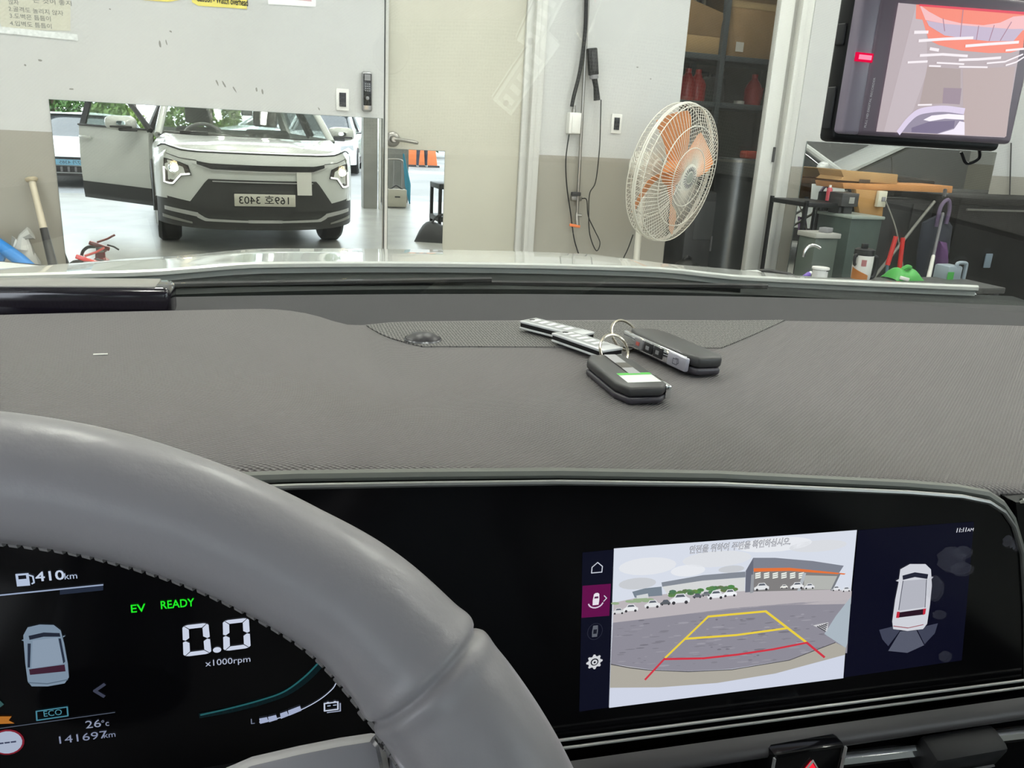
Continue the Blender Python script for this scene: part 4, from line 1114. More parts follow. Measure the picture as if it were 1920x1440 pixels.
# seats
for x in (-.11, .64):
    s_ = MB().box((x, -.55, .75), (.50, .16, .66), rot=(-.25, 0, 0)).build('seat_back', M_SEAT, CAR, bevel=.05, seg=3)
    MB().box((x, -.67, 1.20), (.27, .10, .18)).build('headrest', M_SEAT, s_, bevel=.03, seg=3)
    MB().box((x, -.22, .48), (.50, .52, .16)).build('seat_cushion', M_SEAT, s_, bevel=.04, seg=3)
rv = MB().box((XC, .33, 1.40), (.24, .035, .07)).build('rear_view_mirror', M_BLACK, CAR, bevel=.012)
MB().tube([(XC, .35, 1.42), (XC, .38, 1.46)], .012, 8).build('mirror_stalk', M_BLACK, rv)

# ------------------------------------------------------------------ dashboard
zlip = lambda x: pw([(-.6, 1.036), (-.02, 1.034), (.06, 1.029), (.14, 1.023), (.23, 1.016), (.33, 1.008), (.44, .997), (.523, .986), (.8, .962), (1.1, .945)], x)
zrear = lambda x: 1.020 + .016 * (1 - sstep(-.03, .10, x))
YLIP = .438
def yrear(x): return .857 - .05 * ((x - .27) / .63) ** 2
def dash_z(x, y):
    t_ = max(0, min(1, (y - YLIP) / (yrear(x) - YLIP)))
    return lerp(zlip(x), zrear(x), t_ ** .8) + .003 * math.sin(PI * t_) - .006 * math.exp(-((x - .060 - .04 * (1 - t_)) / .028) ** 2) * sstep(.25, .7, t_)
def dashf(u, v):
    x = lerp(-.60, 1.12, u)
    if v < .08:
        k = v / .08 * PI / 2
        z0 = dash_z(x, YLIP + .012)
        return (x, YLIP + .012 * (1 - math.cos(k)) , z0 - .007 * (1 - math.sin(k)))
    t_ = (v - .08) / .92
    y = lerp(YLIP + .012, yrear(x), t_)
    return (x, y, dash_z(x, y))
DB = MB().slab(dashf, 120, 60, (0, .002, -.016)).build('dashboard', M_DASH, CAR, smooth=70)
MB().box((XC, .72, .84), (1.70, .50, .16)).build('dash_body', M_BLACK, DB)
def np_end(x): return .985 - .08 * ((x - XC) / .75) ** 2
def defr(u, v):
    x = lerp(-.58, 1.11, u); y = lerp(yrear(x) + .009, np_end(x), v)
    return (x, y, lerp(1.010, 1.024, v))
MB().slab(defr, 40, 8, (0, 0, -.012)).build('defroster_panel', M_PANEL, DB)
# speaker grille: perforated area
M_PERF = mat('speaker_perforation', (.175, .17, .165), .7, spec=.2)
nt = M_PERF.node_tree; b_ = nt.nodes['Principled BSDF']
vo = nt.nodes.new('ShaderNodeTexVoronoi'); vo.voronoi_dimensions = '2D'; vo.inputs['Scale'].default_value = 330; vo.inputs['Randomness'].default_value = .25
tc = nt.nodes.new('ShaderNodeTexCoord'); nt.links.new(tc.outputs['Object'], vo.inputs['Vector'])
cr = nt.nodes.new('ShaderNodeValToRGB'); cr.color_ramp.elements[0].position = .28; cr.color_ramp.elements[1].position = .42
cr.color_ramp.elements[0].color = (.045, .045, .045, 1); cr.color_ramp.elements[1].color = (.185, .18, .172, 1)
nt.links.new(vo.outputs[0], cr.inputs[0]); nt.links.new(cr.outputs[0], b_.inputs['Base Color'])
def spk(u, v):
    # left edge slants, right edge tapers to a point towards the rear
    y = lerp(.735, .846, v)
    xl = .100 - .022 * v + .02 * (1 - v) ** 3; xr = .43 + .145 * v
    x = lerp(xl, xr, u)
    return (x, y, dash_z(x, y) + .0012)
MB().slab(spk, 50, 12, (0, 0, -.004)).build('speaker_grille', M_PERF, DB, smooth=70)
sn = cz(793, 640, 1.022)
so_ = MB().lathe([(.0165, 0), (.0165, .002), (.0145, .0035), (.010, .0062), (.004, .0075), (.0005, .0078)], (sn.x, sn.y, dash_z(sn.x, sn.y) + .001), (0, 0, 1), 28).build('light_sensor', mat('sensor_smoke', (.022, .020, .024), .38, spec=.4), DB)
MB().lathe([(.0175, 0), (.0182, .001), (.0172, .0024)], (sn.x, sn.y, dash_z(sn.x, sn.y) + .0006), (0, 0, 1), 28, cap=False).build('sensor_ring', mat('sensor_rim', (.12, .12, .13), .25, metal=.5), so_)
# tiny white scratch on the grain
sp = cz(189, 671, 1.036)
MB().box((sp.x, sp.y, dash_z(sp.x, sp.y) + .0006), (.010, .0020, .0006), rot=(0, 0, .05)).build('scratch', M_PAPER, DB)

# ------------------------------------------------------------------ curved display panel
PYL = .42
top = [(-.40, 1.028), (-.142, 1.034), (.003, 1.031), (.072, 1.028), (.152, 1.024), (.257, 1.016), (.4, 1.001), (.445, .995), (.47, .989), (.486, .980), (.498, .968), (.512, .945), (.530, .895), (.552, .823)]
bot = [(.552, .823), (.348, .828), (.181, .833), (.12, .842), (.05, .858), (-.055, .856), (-.40, .850)]
poly = [(x, PYL, z) for x, z in top + bot[1:]]
DP = MB().prism(poly, (0, .02, 0)).build('display_panel', M_BLKGL, CAR, smooth=0)
M_BEZ = mat('bezel_metal', (.30, .30, .29), .35, metal=.7)
MB().tube([(x, PYL - .001, z + .0005) for x, z in top], .0018, 8).build('bezel', M_BEZ, DP)
MB().tube([(x + (.0 if x < .47 else .003), PYL + .006, z + .0035) for x, z in top[:-1]], .0035, 8).build('hood_trim', mat('hood_trim', (.17, .175, .155), .5), DP)
# glossy fillers around the panel
MB().prism([(.50, PYL + .004, .985), (1.05, PYL + .004, .955), (1.05, PYL + .004, .80), (.56, PYL + .004, .80), (.535, PYL + .004, .90)], (0, .02, 0)).build('side_filler', M_BLKGL, DP, smooth=0)
MB().tube([(.50, PYL, .988), (.62, PYL, .978), (1.05, PYL, .952)], .002, 6).build('filler_trim', M_CHROME, DP)
for dz in (.0, -.0065):
    MB().tube([(.10, PYL - .006, .845 + dz), (.348, PYL - .006, .840 + dz), (.552, PYL - .006, .836 + dz), (.9, PYL - .006, .830 + dz)], .0011, 6).build('lower_line', M_SILV, DP)
def lowtrim(u, v):
    x = lerp(.10, .95, u); a = PI * v
    return (x, PYL - .014 - .010 * math.sin(a), .8335 - .006 * (x - .16) / .4 - .019 * v)
MB().grid(lowtrim, 30, 8).build('lower_trim', mat('lower_trim', (.075, .07, .074), .38), DP)
MB().box((.5, PYL - .002, .77), (.95, .02, .09)).build('vent_housing', M_BLKGL, DP)
VP = empty('centre_vent'); VP.parent = CAR
VP.location = (0, 0, .018)
MB().tube([(.370, .40, .786), (.444, .40, .7815)], .0055, 8).build('vent_bar', M_CHROME, VP)
MB().tube([(.505, .40, .783), (.66, .40, .775)], .0055, 8).build('vent_bar', M_CHROME, VP)
MB().box((.472, .396, .778), (.066, .022, .030), rot=(.35, 0, .0)).build('vent_knob', M_DKGREY, VP, bevel=.005)
for k in range(3):
    MB().box((.472, .3835, .773 - .0035 * k), (.046, .0014, .0010)).build('knob_rib', M_GREYP, VP)
for x in (.458, .484):
    MB().lathe([(.0040, 0), (.0040, .001)], (x, .3865, .785), (0, -1, .3), 12).build('knob_symbol', M_GREYP, VP)
HB = MB().box((.337, .400, .784), (.056, .02, .05)).build('hazard_button', M_BLKGL, VP, bevel=.003)
MB().prism([(.321, .3885, .772), (.357, .3885, .772), (.339, .3885, .7995)], (0, .002, 0)).build('hazard_triangle', emit('hazard_red', (1, .02, .04), 1.2 * EK), HB, smooth=0)
MB().tube([(.3195, .388, .7715), (.339, .388, .801), (.3585, .388, .7715)], .0008, 6).build('triangle_outline', M_WPLAST, HB)
for x in (.309, .365):
    MB().box((x, .3895, .784), (.0012, .002, .046)).build('button_edge', M_SILV, HB)
# ------------------------------------------------------------------ what the displays show (flat print on the panel)
M_DISP = printed('display_light', 1.0 * EK, .2)
def S(*c): return lin(c)
def pp(u, v):
    p = cy(u, v, PYL); return (p.x, p.z)
def newp(): return Print((0, PYL, 0), (1, 0, 0), (0, 0, 1), (0, -1, 0))
# --- rear camera picture
Q = [pp(1152, 1028), pp(1607, 993), pp(1580, 1270), pp(1142, 1326)]
def q_(X, Y): return pp(1100 + X / 3.692, 980 + Y / 3.692)       # traced at a larger scale
g = newp()
g.poly([q_(188, 178), q_(1870, 50), q_(1772, 1072), q_(153, 1277)], S(214, 220, 232))
for k, (x, y, a, b, c) in enumerate([(420, 300, 200, 60, 232), (900, 250, 240, 55, 226), (1300, 150, 260, 50, 236), (350, 420, 130, 40, 206), (1000, 320, 90, 25, 205), (1600, 160, 200, 40, 222), (700, 330, 120, 40, 236)]):
    P_ = [q_(x + a * math.cos(t * PI / 9), y + b * math.sin(t * PI / 9) - .076 * a * math.cos(t * PI / 9)) for t in range(18)]
    g.poly(P_, S(c - 6, c - 3, c + 2), 1)
g.poly([q_(183, 552), q_(330, 520), q_(700, 470), q_(1140, 470), q_(1700, 460), q_(1832, 470), q_(1826, 560), q_(1300, 570), q_(600, 640), q_(180, 690)], S(186, 180, 184), 2)
g.poly([q_(180, 690), q_(600, 640), q_(1000, 590), q_(1500, 548), q_(1822, 530), q_(1800, 900), q_(1500, 930), q_(1000, 1010), q_(700, 1025), q_(420, 1012), q_(165, 975)], S(141, 139, 150), 2)
rg = random.Random(11)
for k in range(170):
    X = rg.uniform(200, 1740); Y = rg.uniform(640, 1000) - (X - 900) * .06
    if Y > 985 - (X - 700) * .04: continue
    w_, h_ = rg.uniform(8, 46), rg.uniform(2, 7); c = rg.choice([118, 126, 131, 150, 156])
    g.poly([q_(X + w_ * math.cos(t * PI / 4), Y + h_ * math.sin(t * PI / 4) - .07 * w_ * math.cos(t * PI / 4)) for t in range(8)], S(c, c - 2, c + 8), 3)
g.poly([q_(165, 975), q_(420, 1012), q_(700, 1025), q_(1000, 1010), q_(1400, 945), q_(1715, 825), q_(1790, 860), q_(1784, 910), q_(1300, 1040), q_(900, 1105), q_(500, 1135), q_(158, 1138)], S(172, 168, 158), 4)
g.line([q_(165, 975), q_(300, 1000), q_(420, 1014), q_(700, 1026), q_(1000, 1012), q_(1400, 946), q_(1715, 825)], .0007, S(82, 80, 84), 5)
g.poly([q_(158, 1138), q_(500, 1135), q_(900, 1105), q_(1300, 1040), q_(1784, 910), q_(1772, 1072), q_(153, 1277)], S(206, 212, 228), 4)
g.poly([q_(1826, 505), q_(1800, 830), q_(1788, 862), q_(1640, 765), q_(1720, 640)], S(170, 182, 192), 5)
g.poly([q_(1562, 706), q_(1668, 684), q_(1660, 750)], S(205, 205, 208), 5)
for k in range(5):
    g.line([q_(1590 + 14 * k, 712 - 4 * k), q_(1645 + 4 * k, 745 - 13 * k)], .0008, S(80, 80, 86), 6)
# building on the right with the orange band, long wall on the left
g.poly([q_(1150, 240), q_(1300, 240), q_(1560, 262), q_(1776, 295), q_(1740, 350), q_(1400, 325), q_(1150, 335)], S(126, 130, 142), 3)
g.poly([q_(1150, 240), q_(1152, 475), q_(1094, 480), q_(1098, 330)], S(104, 108, 122), 3)
g.poly([q_(1152, 312), q_(1400, 308), q_(1788, 348), q_(1780, 356), q_(1400, 330), q_(1152, 336)], S(226, 116, 60), 4)
g.poly([q_(1152, 336), q_(1400, 330), q_(1740, 352), q_(1690, 460), q_(1152, 474)], S(128, 126, 126), 3)
g.poly([q_(1500, 360), q_(1730, 366), q_(1690, 458), q_(1500, 460)], S(178, 180, 176), 4)
for k in range(6):
    for j in range(3):
        g.line([q_(1165 + 60 * k, 350 + 14 * j), q_(1196 + 60 * k, 343 + 14 * j)], .0011, S(236, 240, 232), 5)
g.line([q_(1145, 360), q_(1137, 476)], .0022, S(150, 154, 160), 5); g.line([q_(1500, 350), q_(1465, 460)], .0026, S(178, 184, 190), 6)
g.line([q_(1742, 352), q_(1690, 460)], .0018, S(120, 124, 130), 6)
g.poly([q_(515, 410), q_(800, 360), q_(1096, 335), q_(1096, 375), q_(800, 398), q_(520, 440)], S(132, 138, 148), 3)
g.poly([q_(520, 440), q_(800, 398), q_(1094, 376), q_(1090, 470), q_(560, 500)], S(212, 214, 214), 3)
g.poly([q_(312, 474), q_(400, 450), q_(515, 438), q_(520, 500), q_(330, 515)], S(120, 132, 144), 4)
g.poly([q_(340, 500), q_(420, 485), q_(425, 515), q_(345, 520)], S(208, 212, 214), 5)
for k in range(34):
    X = rg.uniform(560, 1030); Y = 487 - (X - 560) * .09 + rg.uniform(-14, 16)
    g.poly([q_(X + 26 * math.cos(t * PI / 4), Y + 13 * math.sin(t * PI / 4)) for t in range(8)], S(rg.randint(74, 104), rg.randint(112, 140), rg.randint(70, 92)), 5)
for k in range(14):
    X = rg.uniform(190, 500); Y = 560 - (X - 190) * .13 + rg.uniform(-12, 6)
    g.poly([q_(X + 30 * math.cos(t * PI / 4), Y + 10 * math.sin(t * PI / 4)) for t in range(8)], S(150, 172, 138), 4)
def pcar(X, Y, s, body=(232, 234, 236)):
    f_ = lambda a, b: q_(X + a * s, Y - b * s - .07 * a * s)
    g.poly([f_(-50, 0), f_(50, 0), f_(52, 18), f_(34, 28), f_(-30, 28), f_(-52, 16)], S(*body), 6)
    g.poly([f_(-30, 28), f_(-18, 46), f_(22, 46), f_(36, 28)], S(*[c - 8 for c in body]), 6)
    g.poly([f_(-24, 29), f_(-15, 42), f_(18, 42), f_(28, 29)], S(92, 98, 108), 7)
    for a in (-32, 32):
        g.poly([f_(a + 9 * math.cos(t * PI / 5), 1 + 9 * math.sin(t * PI / 5)) for t in range(10)], S(58, 58, 62), 7)
for (X, Y, s, b) in [(215, 622, .8, (214, 216, 218)), (300, 605, 1.0, (232, 234, 236)), (450, 578, 1.05, (226, 228, 230)), (540, 560, .7, (92, 96, 102)), (640, 548, 1.35, (230, 232, 236)), (760, 512, .6, (96, 100, 108)), (820, 500, .6, (120, 124, 128)), (888, 515, 1.1, (232, 234, 238)), (985, 500, .95, (240, 242, 246)), (1205, 458, 1.0, (226, 228, 230)), (1360, 446, .5, (236, 236, 230)), (1450, 448, .9, (232, 234, 236)), (1535, 448, .7, (226, 228, 232)), (1720, 462, .6, (224, 226, 230)), (1790, 468, .6, (220, 222, 226))]:
    pcar(X, Y, s, b)
Y_, R_ = S(232, 206, 66), S(204, 54, 70)
g.line([q_(540, 925), q_(835, 642), q_(1232, 606), q_(1515, 822)], .0016, Y_, 8)
g.line([q_(685, 795), q_(1030, 770), q_(1385, 722)], .0016, Y_, 8)
g.line([q_(400, 1075), q_(530, 935), q_(800, 930), q_(1030, 905), q_(1280, 868), q_(1515, 822), q_(1636, 922)], .0016, R_, 9)
a = q_(700, 196); b = q_(1398, 140)
g.text('안전을 위하여 주변을 확인하십시오.', a[0], a[1] - .001, .0062, S(52, 54, 62), 9, wid=b[0] - a[0], bold=.06)
g.text('안전을 위하여 주변을 확인하십시오.', a[0] + .00018, a[1] - .00082, .0062, S(226, 228, 236), 10, wid=b[0] - a[0])
g.build('rear_camera_picture', M_DISP, DP)
# --- side bar, clock, car graphic
g = newp()
g.poly([pp(1092, 1036), pp(1152, 1030), pp(1143, 1326), pp(1086, 1334)], S(12, 14, 30))
g.poly([pp(1092, 1098), pp(1145, 1094), pp(1142, 1154), pp(1090, 1158)], S(96, 14, 72), 1)
def icon(c, pts, wd, col, closed=True):
    g.line([(c[0] + a * .001, c[1] + b * .001) for a, b in pts], wd, col, 3, closed)
W_ = S(205, 210, 222)
icon(pp(1119, 1064), [(-3.4, -3.2), (3.4, -3.2), (3.4, .8), (0, 3.8), (-3.4, .8)], .0006, W_)
c = pp(1117, 1124)
g.poly([(c[0] + a * .001, c[1] + b * .001) for a, b in [(-2, -3.6), (2, -3.6), (2.2, 0), (1.8, 4.2), (.8, 5), (-.8, 5), (-1.8, 4.2), (-2.2, 0)]], S(228, 222, 232), 3)
g.poly([(c[0] + a * .001, c[1] + b * .001) for a, b in [(-1.4, 1.2), (1.4, 1.2), (1.2, 2.6), (-1.2, 2.6)]], S(90, 40, 80), 4)
g.line([(c[0] + 5 * .001 * math.cos(t), c[1] - .0012 + 4.4 * .001 * math.sin(t)) for t in [PI * 1.1 + PI * .8 * k / 8 for k in range(9)]], .0009, S(214, 200, 220), 3)
icon(pp(1134, 1121), [(-.8, 2), (1, 0), (-.8, -2)], .0006, W_, False)
c = pp(1115, 1183)
g.poly([(c[0] + a * .001, c[1] + b * .001) for a, b in [(-1.7, -4), (1.7, -4), (2, 0), (1.6, 4.4), (-1.6, 4.4), (-2, 0)]], S(92, 96, 106), 3)
g.poly([(c[0] + a * .001, c[1] + b * .001) for a, b in [(-1.2, -1.6), (1.2, -1.6), (1.2, 1.6), (-1.2, 1.6)]], S(26, 28, 40), 4)
g.line([(c[0] + 5 * .001 * math.cos(t), c[1] + 6 * .001 * math.sin(t)) for t in [2 * PI * k / 20 for k in range(20)]], .0004, S(40, 42, 56), 3, True)
c = pp(1114, 1240)
pts = []
for k in range(32):
    r_ = 5.6 if (k // 2) % 2 == 0 else 4.3
    pts.append((c[0] + r_ * .001 * math.cos(2 * PI * k / 32), c[1] + r_ * .001 * math.sin(2 * PI * k / 32)))
g.poly(pts, S(206, 208, 212), 3); g.ell(c, .0027, .0027, S(14, 16, 28), 4); g.ell(c, .0019, .0019, S(206, 208, 212), 5); g.ell(c, .0008, .0008, S(14, 16, 28), 6)
g.build('menu_icons', M_DISP, DP)
g = newp()
g.poly([pp(1609, 994), pp(1826, 978), pp(1803, 1238), pp(1582, 1270)], S(9, 10, 28))
a = pp(1790, 998)
g.text('11:11', a[0], a[1], .0048, S(225, 228, 236), 3, wid=.0088, bold=.03); g.text('AM', a[0] + .0098, a[1], .0036, S(225, 228, 236), 3, wid=.0055)
def cg(X, Y): return pp(1060 + X / 2.2326, 900 + Y / 2.2326)
g.poly([cg(1400, 372), cg(1440, 350), cg(1505, 350), cg(1528, 372), cg(1532, 440), cg(1524, 520), cg(1512, 600), cg(1495, 622), cg(1430, 630), cg(1370, 622), cg(1366, 590), cg(1378, 500), cg(1392, 430)], S(206, 208, 216), 3)
g.poly([cg(1408, 398), cg(1460, 384), cg(1516, 392), cg(1512, 412), cg(1460, 404), cg(1410, 416)], S(34, 36, 52), 4)
g.poly([cg(1412, 420), cg(1506, 412), cg(1500, 530), cg(1392, 545)], S(178, 180, 190), 4)
g.line([cg(1410, 420), cg(1392, 540)], .0007, S(90, 92, 104), 5); g.line([cg(1508, 414), cg(1502, 530)], .0007, S(90, 92, 104), 5)
g.poly([cg(1388, 552), cg(1502, 536), cg(1498, 560), cg(1384, 574)], S(40, 20, 34), 5)
g.poly([cg(1384, 548), cg(1396, 548), cg(1392, 574), cg(1380, 574)], S(190, 40, 60), 6); g.poly([cg(1494, 536), cg(1506, 534), cg(1502, 558), cg(1492, 562)], S(190, 40, 60), 6)
g.line([cg(1370, 608), cg(1430, 616), cg(1494, 602)], .0006, S(150, 60, 70), 6)
g.poly([cg(1380, 420), cg(1394, 412), cg(1394, 424)], S(196, 198, 206), 4); g.poly([cg(1526, 402), cg(1538, 404), cg(1528, 414)], S(196, 198, 206), 4)
g.poly([cg(1312, 626), cg(1368, 612), cg(1398, 630), cg(1350, 694), cg(1325, 665)], S(62, 66, 84), 2)
g.poly([cg(1400, 632), cg(1468, 628), cg(1500, 690), cg(1430, 722), cg(1350, 714)], S(86, 90, 106), 2)
g.poly([cg(1472, 626), cg(1508, 610), cg(1558, 598), cg(1545, 640), cg(1502, 686)], S(62, 66, 84), 2)
g.build('parking_graphic', M_DISP, DP)
SMEAR = bpy.data.materials.new('smear_dust'); SMEAR.use_nodes = True
_n = SMEAR.node_tree; _n.nodes.clear()
_t = _n.nodes.new('ShaderNodeBsdfTransparent'); _d = _n.nodes.new('ShaderNodeBsdfDiffuse'); _d.inputs[0].default_value = (.5, .5, .62, 1)
_m = _n.nodes.new('ShaderNodeMixShader'); _m.inputs[0].default_value = .10; _o = _n.nodes.new('ShaderNodeOutputMaterial')
_n.links.new(_t.outputs[0], _m.inputs[1]); _n.links.new(_d.outputs[0], _m.inputs[2]); _n.links.new(_m.outputs[0], _o.inputs[0])
# dusty finger smears on the glass right of the graphic
g = Print((0, PYL, 0), (1, 0, 0), (0, 0, 1), (0, -1, 0), step=.0013)
for (X, Y, rx, ry, c) in [(1610, 330, 60, 55, .050), (1660, 300, 40, 28, .055), (1655, 370, 50, 30, .05), (1540, 450, 40, 55, .022), (1560, 560, 30, 20, .022), (1585, 735, 28, 24, .018), (1850, 255, 26, 28, .035), (1880, 275, 14, 22, .04)]:
    g.poly([cg(X + rx * math.cos(t * PI / 8) * (1 + .12 * math.sin(3 * t)), Y + ry * math.sin(t * PI / 8)) for t in range(16)], (c, c, c * 1.35))
g.build('finger_smears', SMEAR, DP)['kind'] = 'stuff'
# --- instrument cluster
g = newp()
def c6(X, Y): return pp(X / 2.6667, 980 + Y / 2.6667)
LB = S(176, 190, 214)
a = c6(180, 292); g.text('410', a[0], a[1], .0076, S(190, 202, 222), 3, wid=.0132, bold=.03); a = c6(322, 281); g.text('km', a[0], a[1], .0052, LB, 3, wid=.0062)
c = c6(122, 282)
g.poly([(c[0] + x * .001, c[1] + y * .001) for x, y in [(-3.6, -3.6), (2.4, -3.6), (2.4, 3.6), (-3.6, 3.6)]], LB, 3); g.rect(c[0] - .0024, c[1] + .0005, c[0] + .0012, c[1] + .0026, S(14, 16, 24), 4)
g.line([(c[0] + x * .001, c[1] + y * .001) for x, y in [(2.6, 2.4), (4.2, 1.6), (4.4, -2), (3.4, -2.6)]], .0008, LB, 4)
g.line([c6(-40, 364), c6(515, 308)], .0008, S(150, 164, 190), 3)
g.poly([c6(300, 332), c6(517, 312), c6(517, 336), c6(300, 358)], S(34, 42, 58), 2)
g.build('range_reading', M_DISP, DP); g = newp()
GR = S(32, 232, 40)
a = c6(652, 448); g.text('EV', a[0], a[1], .0068, GR, 3, wid=.0076, bold=.02); a = c6(802, 430); g.text('READY', a[0], a[1], .0070, GR, 3, wid=.0172, bold=.02)
g.build('ready_lamps', M_DISP, DP); g = newp()
# seven segment digits
def seg0(X0, Y0, X1, Y1, X2, Y2, X3, Y3):
    # corners TL, TR, BR, BL in traced units
    def m_(u, v):
        xa, ya = lerp(X0, X1, u), lerp(Y0, Y1, u); xb, yb = lerp(X3, X2, u), lerp(Y3, Y2, u)
        return c6(lerp(xa, xb, v), lerp(ya, yb, v))
    col = S(200, 208, 226)
    for q in [[(.08, .02), (.2, 0), (.8, 0), (.92, .02), (.74, .13), (.26, .13)], [(.08, .98), (.2, 1), (.8, 1), (.92, .98), (.74, .87), (.26, .87)], [(0, .07), (.06, .03), (.24, .15), (.24, .42), (.1, .49), (0, .46)], [(0, .93), (.06, .97), (.24, .85), (.24, .58), (.1, .51), (0, .54)], [(1, .07), (.94, .03), (.76, .15), (.76, .42), (.9, .49), (1, .46)], [(1, .93), (.94, .97), (.76, .85), (.76, .58), (.9, .51), (1, .54)]]:
        g.poly([m_(*p) for p in q], col, 3)
seg0(912, 512, 1042, 497, 1058, 650, 918, 668); seg0(1114, 487, 1244, 472, 1254, 622, 1118, 640)
g.ell(c6(1086, 633), .0022, .0018, S(200, 208, 226), 3)
a = c6(1028, 716); g.text('x1000rpm', a[0], a[1], .0056, S(176, 184, 204), 3, wid=.0240)
g.build('power_digits', M_DISP, DP); g = newp()
# car figure
for (pts, col, ly) in [([(118, 560), (140, 520), (200, 506), (270, 508), (305, 535), (322, 600), (340, 700), (346, 770), (325, 800), (240, 815), (160, 815), (140, 790), (128, 700), (122, 620)], (120, 138, 156), 3),
                       ([(145, 562), (220, 545), (300, 548), (304, 566), (220, 566), (150, 582)], (30, 36, 50), 4), ([(165, 585), (290, 570), (318, 700), (160, 725)], (134, 150, 168), 4),
                       ([(140, 600), (156, 600), (152, 720), (140, 720)], (36, 44, 60), 4), ([(294, 575), (306, 575), (328, 690), (318, 700)], (36, 44, 60), 4),
                       ([(148, 728), (325, 704), (330, 738), (152, 756)], (58, 30, 46), 5), ([(108, 584), (122, 578), (122, 588)], (120, 138, 156), 4), ([(316, 562), (330, 560), (318, 570)], (120, 138, 156), 4)]:
    g.poly([c6(*p) for p in pts], S(*col), ly)
g.line([c6(145, 795), c6(240, 800), c6(340, 780)], .0006, S(84, 100, 116), 5)
g.build('car_figure', M_DISP, DP); g = newp()
g.line([c6(522, 806), c6(475, 838), c6(520, 865)], .0018, S(58, 62, 78), 3)
g.line([c6(183, 940), c6(337, 918), c6(341, 962), c6(186, 985)], .0007, S(70, 128, 146), 3, True)
a = c6(218, 967); g.text('ECO', a[0], a[1], .0052, S(74, 134, 150), 3, wid=.0092)
g.build('eco_badge', M_DISP, DP); g = newp()
g.line([c6(-20, 1028), c6(575, 945)], .0005, S(78, 86, 100), 3)
a = c6(428, 1026); g.text('26', a[0], a[1], .0070, S(140, 148, 170), 3, wid=.0080); a = c6(508, 1016); g.text('°c', a[0], a[1], .0055, S(140, 148, 170), 3, wid=.0040)
a = c6(282, 1104); g.text('141697', a[0], a[1], .0070, S(128, 136, 160), 3, wid=.0258); a = c6(518, 1074); g.text('km', a[0], a[1], .0054, S(128, 136, 160), 3, wid=.0062)
g.build('odometer_reading', M_DISP, DP); g = newp()
c = c6(38, 1095); g.ell(c, .0082, .0082, S(120, 30, 44), 2); g.ell(c, .0072, .0072, S(166, 176, 196), 3)
g.line([(c[0] - .004, c[1]), (c[0] - .002, c[1])], .001, S(60, 66, 90), 4); g.line([(c[0] - .001, c[1]), (c[0] + .001, c[1])], .001, S(60, 66, 90), 4); g.line([(c[0] + .002, c[1]), (c[0] + .004, c[1])], .001, S(60, 66, 90), 4)
g.poly([c6(-5, 965), c6(60, 965), c6(45, 985), c6(75, 1000), c6(-5, 1003)], S(170, 106, 40), 3)
g.poly([c6(-5, 880), c6(22, 905), c6(-5, 925)], S(50, 84, 84), 3)
g.build('warning_symbols', M_DISP, DP); g = newp()
def sm(pts, n=6): return [(p.x, p.y) for p in smooth_pts([(a, b, 0) for a, b in pts], n)]
g.line(sm([c6(1005, 958), c6(1150, 925), c6(1300, 885), c6(1420, 842), c6(1520, 770), c6(1600, 690)]), .0011, S(34, 88, 92), 3)
g.line(sm([c6(1005, 962), c6(1150, 936), c6(1300, 898), c6(1430, 852), c6(1530, 785), c6(1610, 705)]), .0034, S(10, 26, 29), 2)
a = c6(1252, 1004); g.text('L', a[0], a[1], .0052, S(120, 128, 148), 3)
g.line(sm([c6(1298, 994), c6(1400, 972), c6(1510, 930), c6(1600, 880), c6(1660, 830), c6(1680, 800)]), .0006, S(190, 200, 222), 3)
for (p, q) in [((1296, 975), (1335, 968)), ((1340, 967), (1380, 957)), ((1400, 950), (1435, 938)), ((1440, 935), (1500, 912))]:
    a, b = c6(*p), c6(*q); g.poly([a, b, (b[0] + .0008, b[1] - .0034), (a[0] + .0004, a[1] - .0038)], S(160, 170, 198), 4)
g.build('power_gauge', M_DISP, DP); g = newp()
c = c6(1660, 915)
g.line([(c[0] + x * .001, c[1] + y * .001) for x, y in [(-4.4, -2.6), (3.4, -2.6), (3.4, 2.6), (-4.4, 2.6)]], .0009, S(190, 198, 216), 3, True)
g.line([(c[0] + x * .001, c[1] + y * .001) for x, y in [(-2.8, -4), (4.8, -4), (4.8, 1.4)]], .0007, S(150, 158, 180), 3)
g.line([(c[0] - .0026, c[1] + .0006), (c[0] - .001, c[1] + .0006)], .0006, LB, 3); g.line([(c[0] + .0008, c[1] + .0006), (c[0] + .0024, c[1] + .0006)], .0006, LB, 3)
for x in (-2.4, 1.6): g.rect(c[0] + (x - .6) * .001, c[1] + .0026, c[0] + (x + .6) * .001, c[1] + .0036, S(190, 198, 216), 4)
g.build('battery_symbol', M_DISP, DP)

# ------------------------------------------------------------------ steering wheel
TL = math.radians(28); dep = .26
SW0 = Vector((0, 0, CAM_H)) + (RC @ ray(560, 1080)) * dep
SB = Vector((0, math.sin(TL), math.cos(TL))); SN = Vector((0, -math.cos(TL), math.sin(TL)))
k_ = dep / .27
half = [(-.120, .0400), (-.102, .0390), (-.084, .037), (-.062, .032), (-.042, .025), (-.022, .016), (-.002, .0045), (.018, -.0095), (.034, -.0265), (.049, -.047), (.062, -.071), (.073, -.10), (.079, -.135), (.078, -.172), (.070, -.21), (.050, -.25), (.015, -.287), (-.03, -.313), (-.08, -.325), (-.12, -.327)]
hr = [.0205, .0203, .0200, .0198, .0196, .0195, .0198, .0208, .0222, .0240, .0250, .0250, .0245, .024, .023, .021, .020, .020, .020, .020]
full = [(x * k_, y * k_) for x, y in half] + [((-.24 - x) * k_, y * k_) for x, y in half[-2:0:-1]]
fr = hr + hr[-2:0:-1]
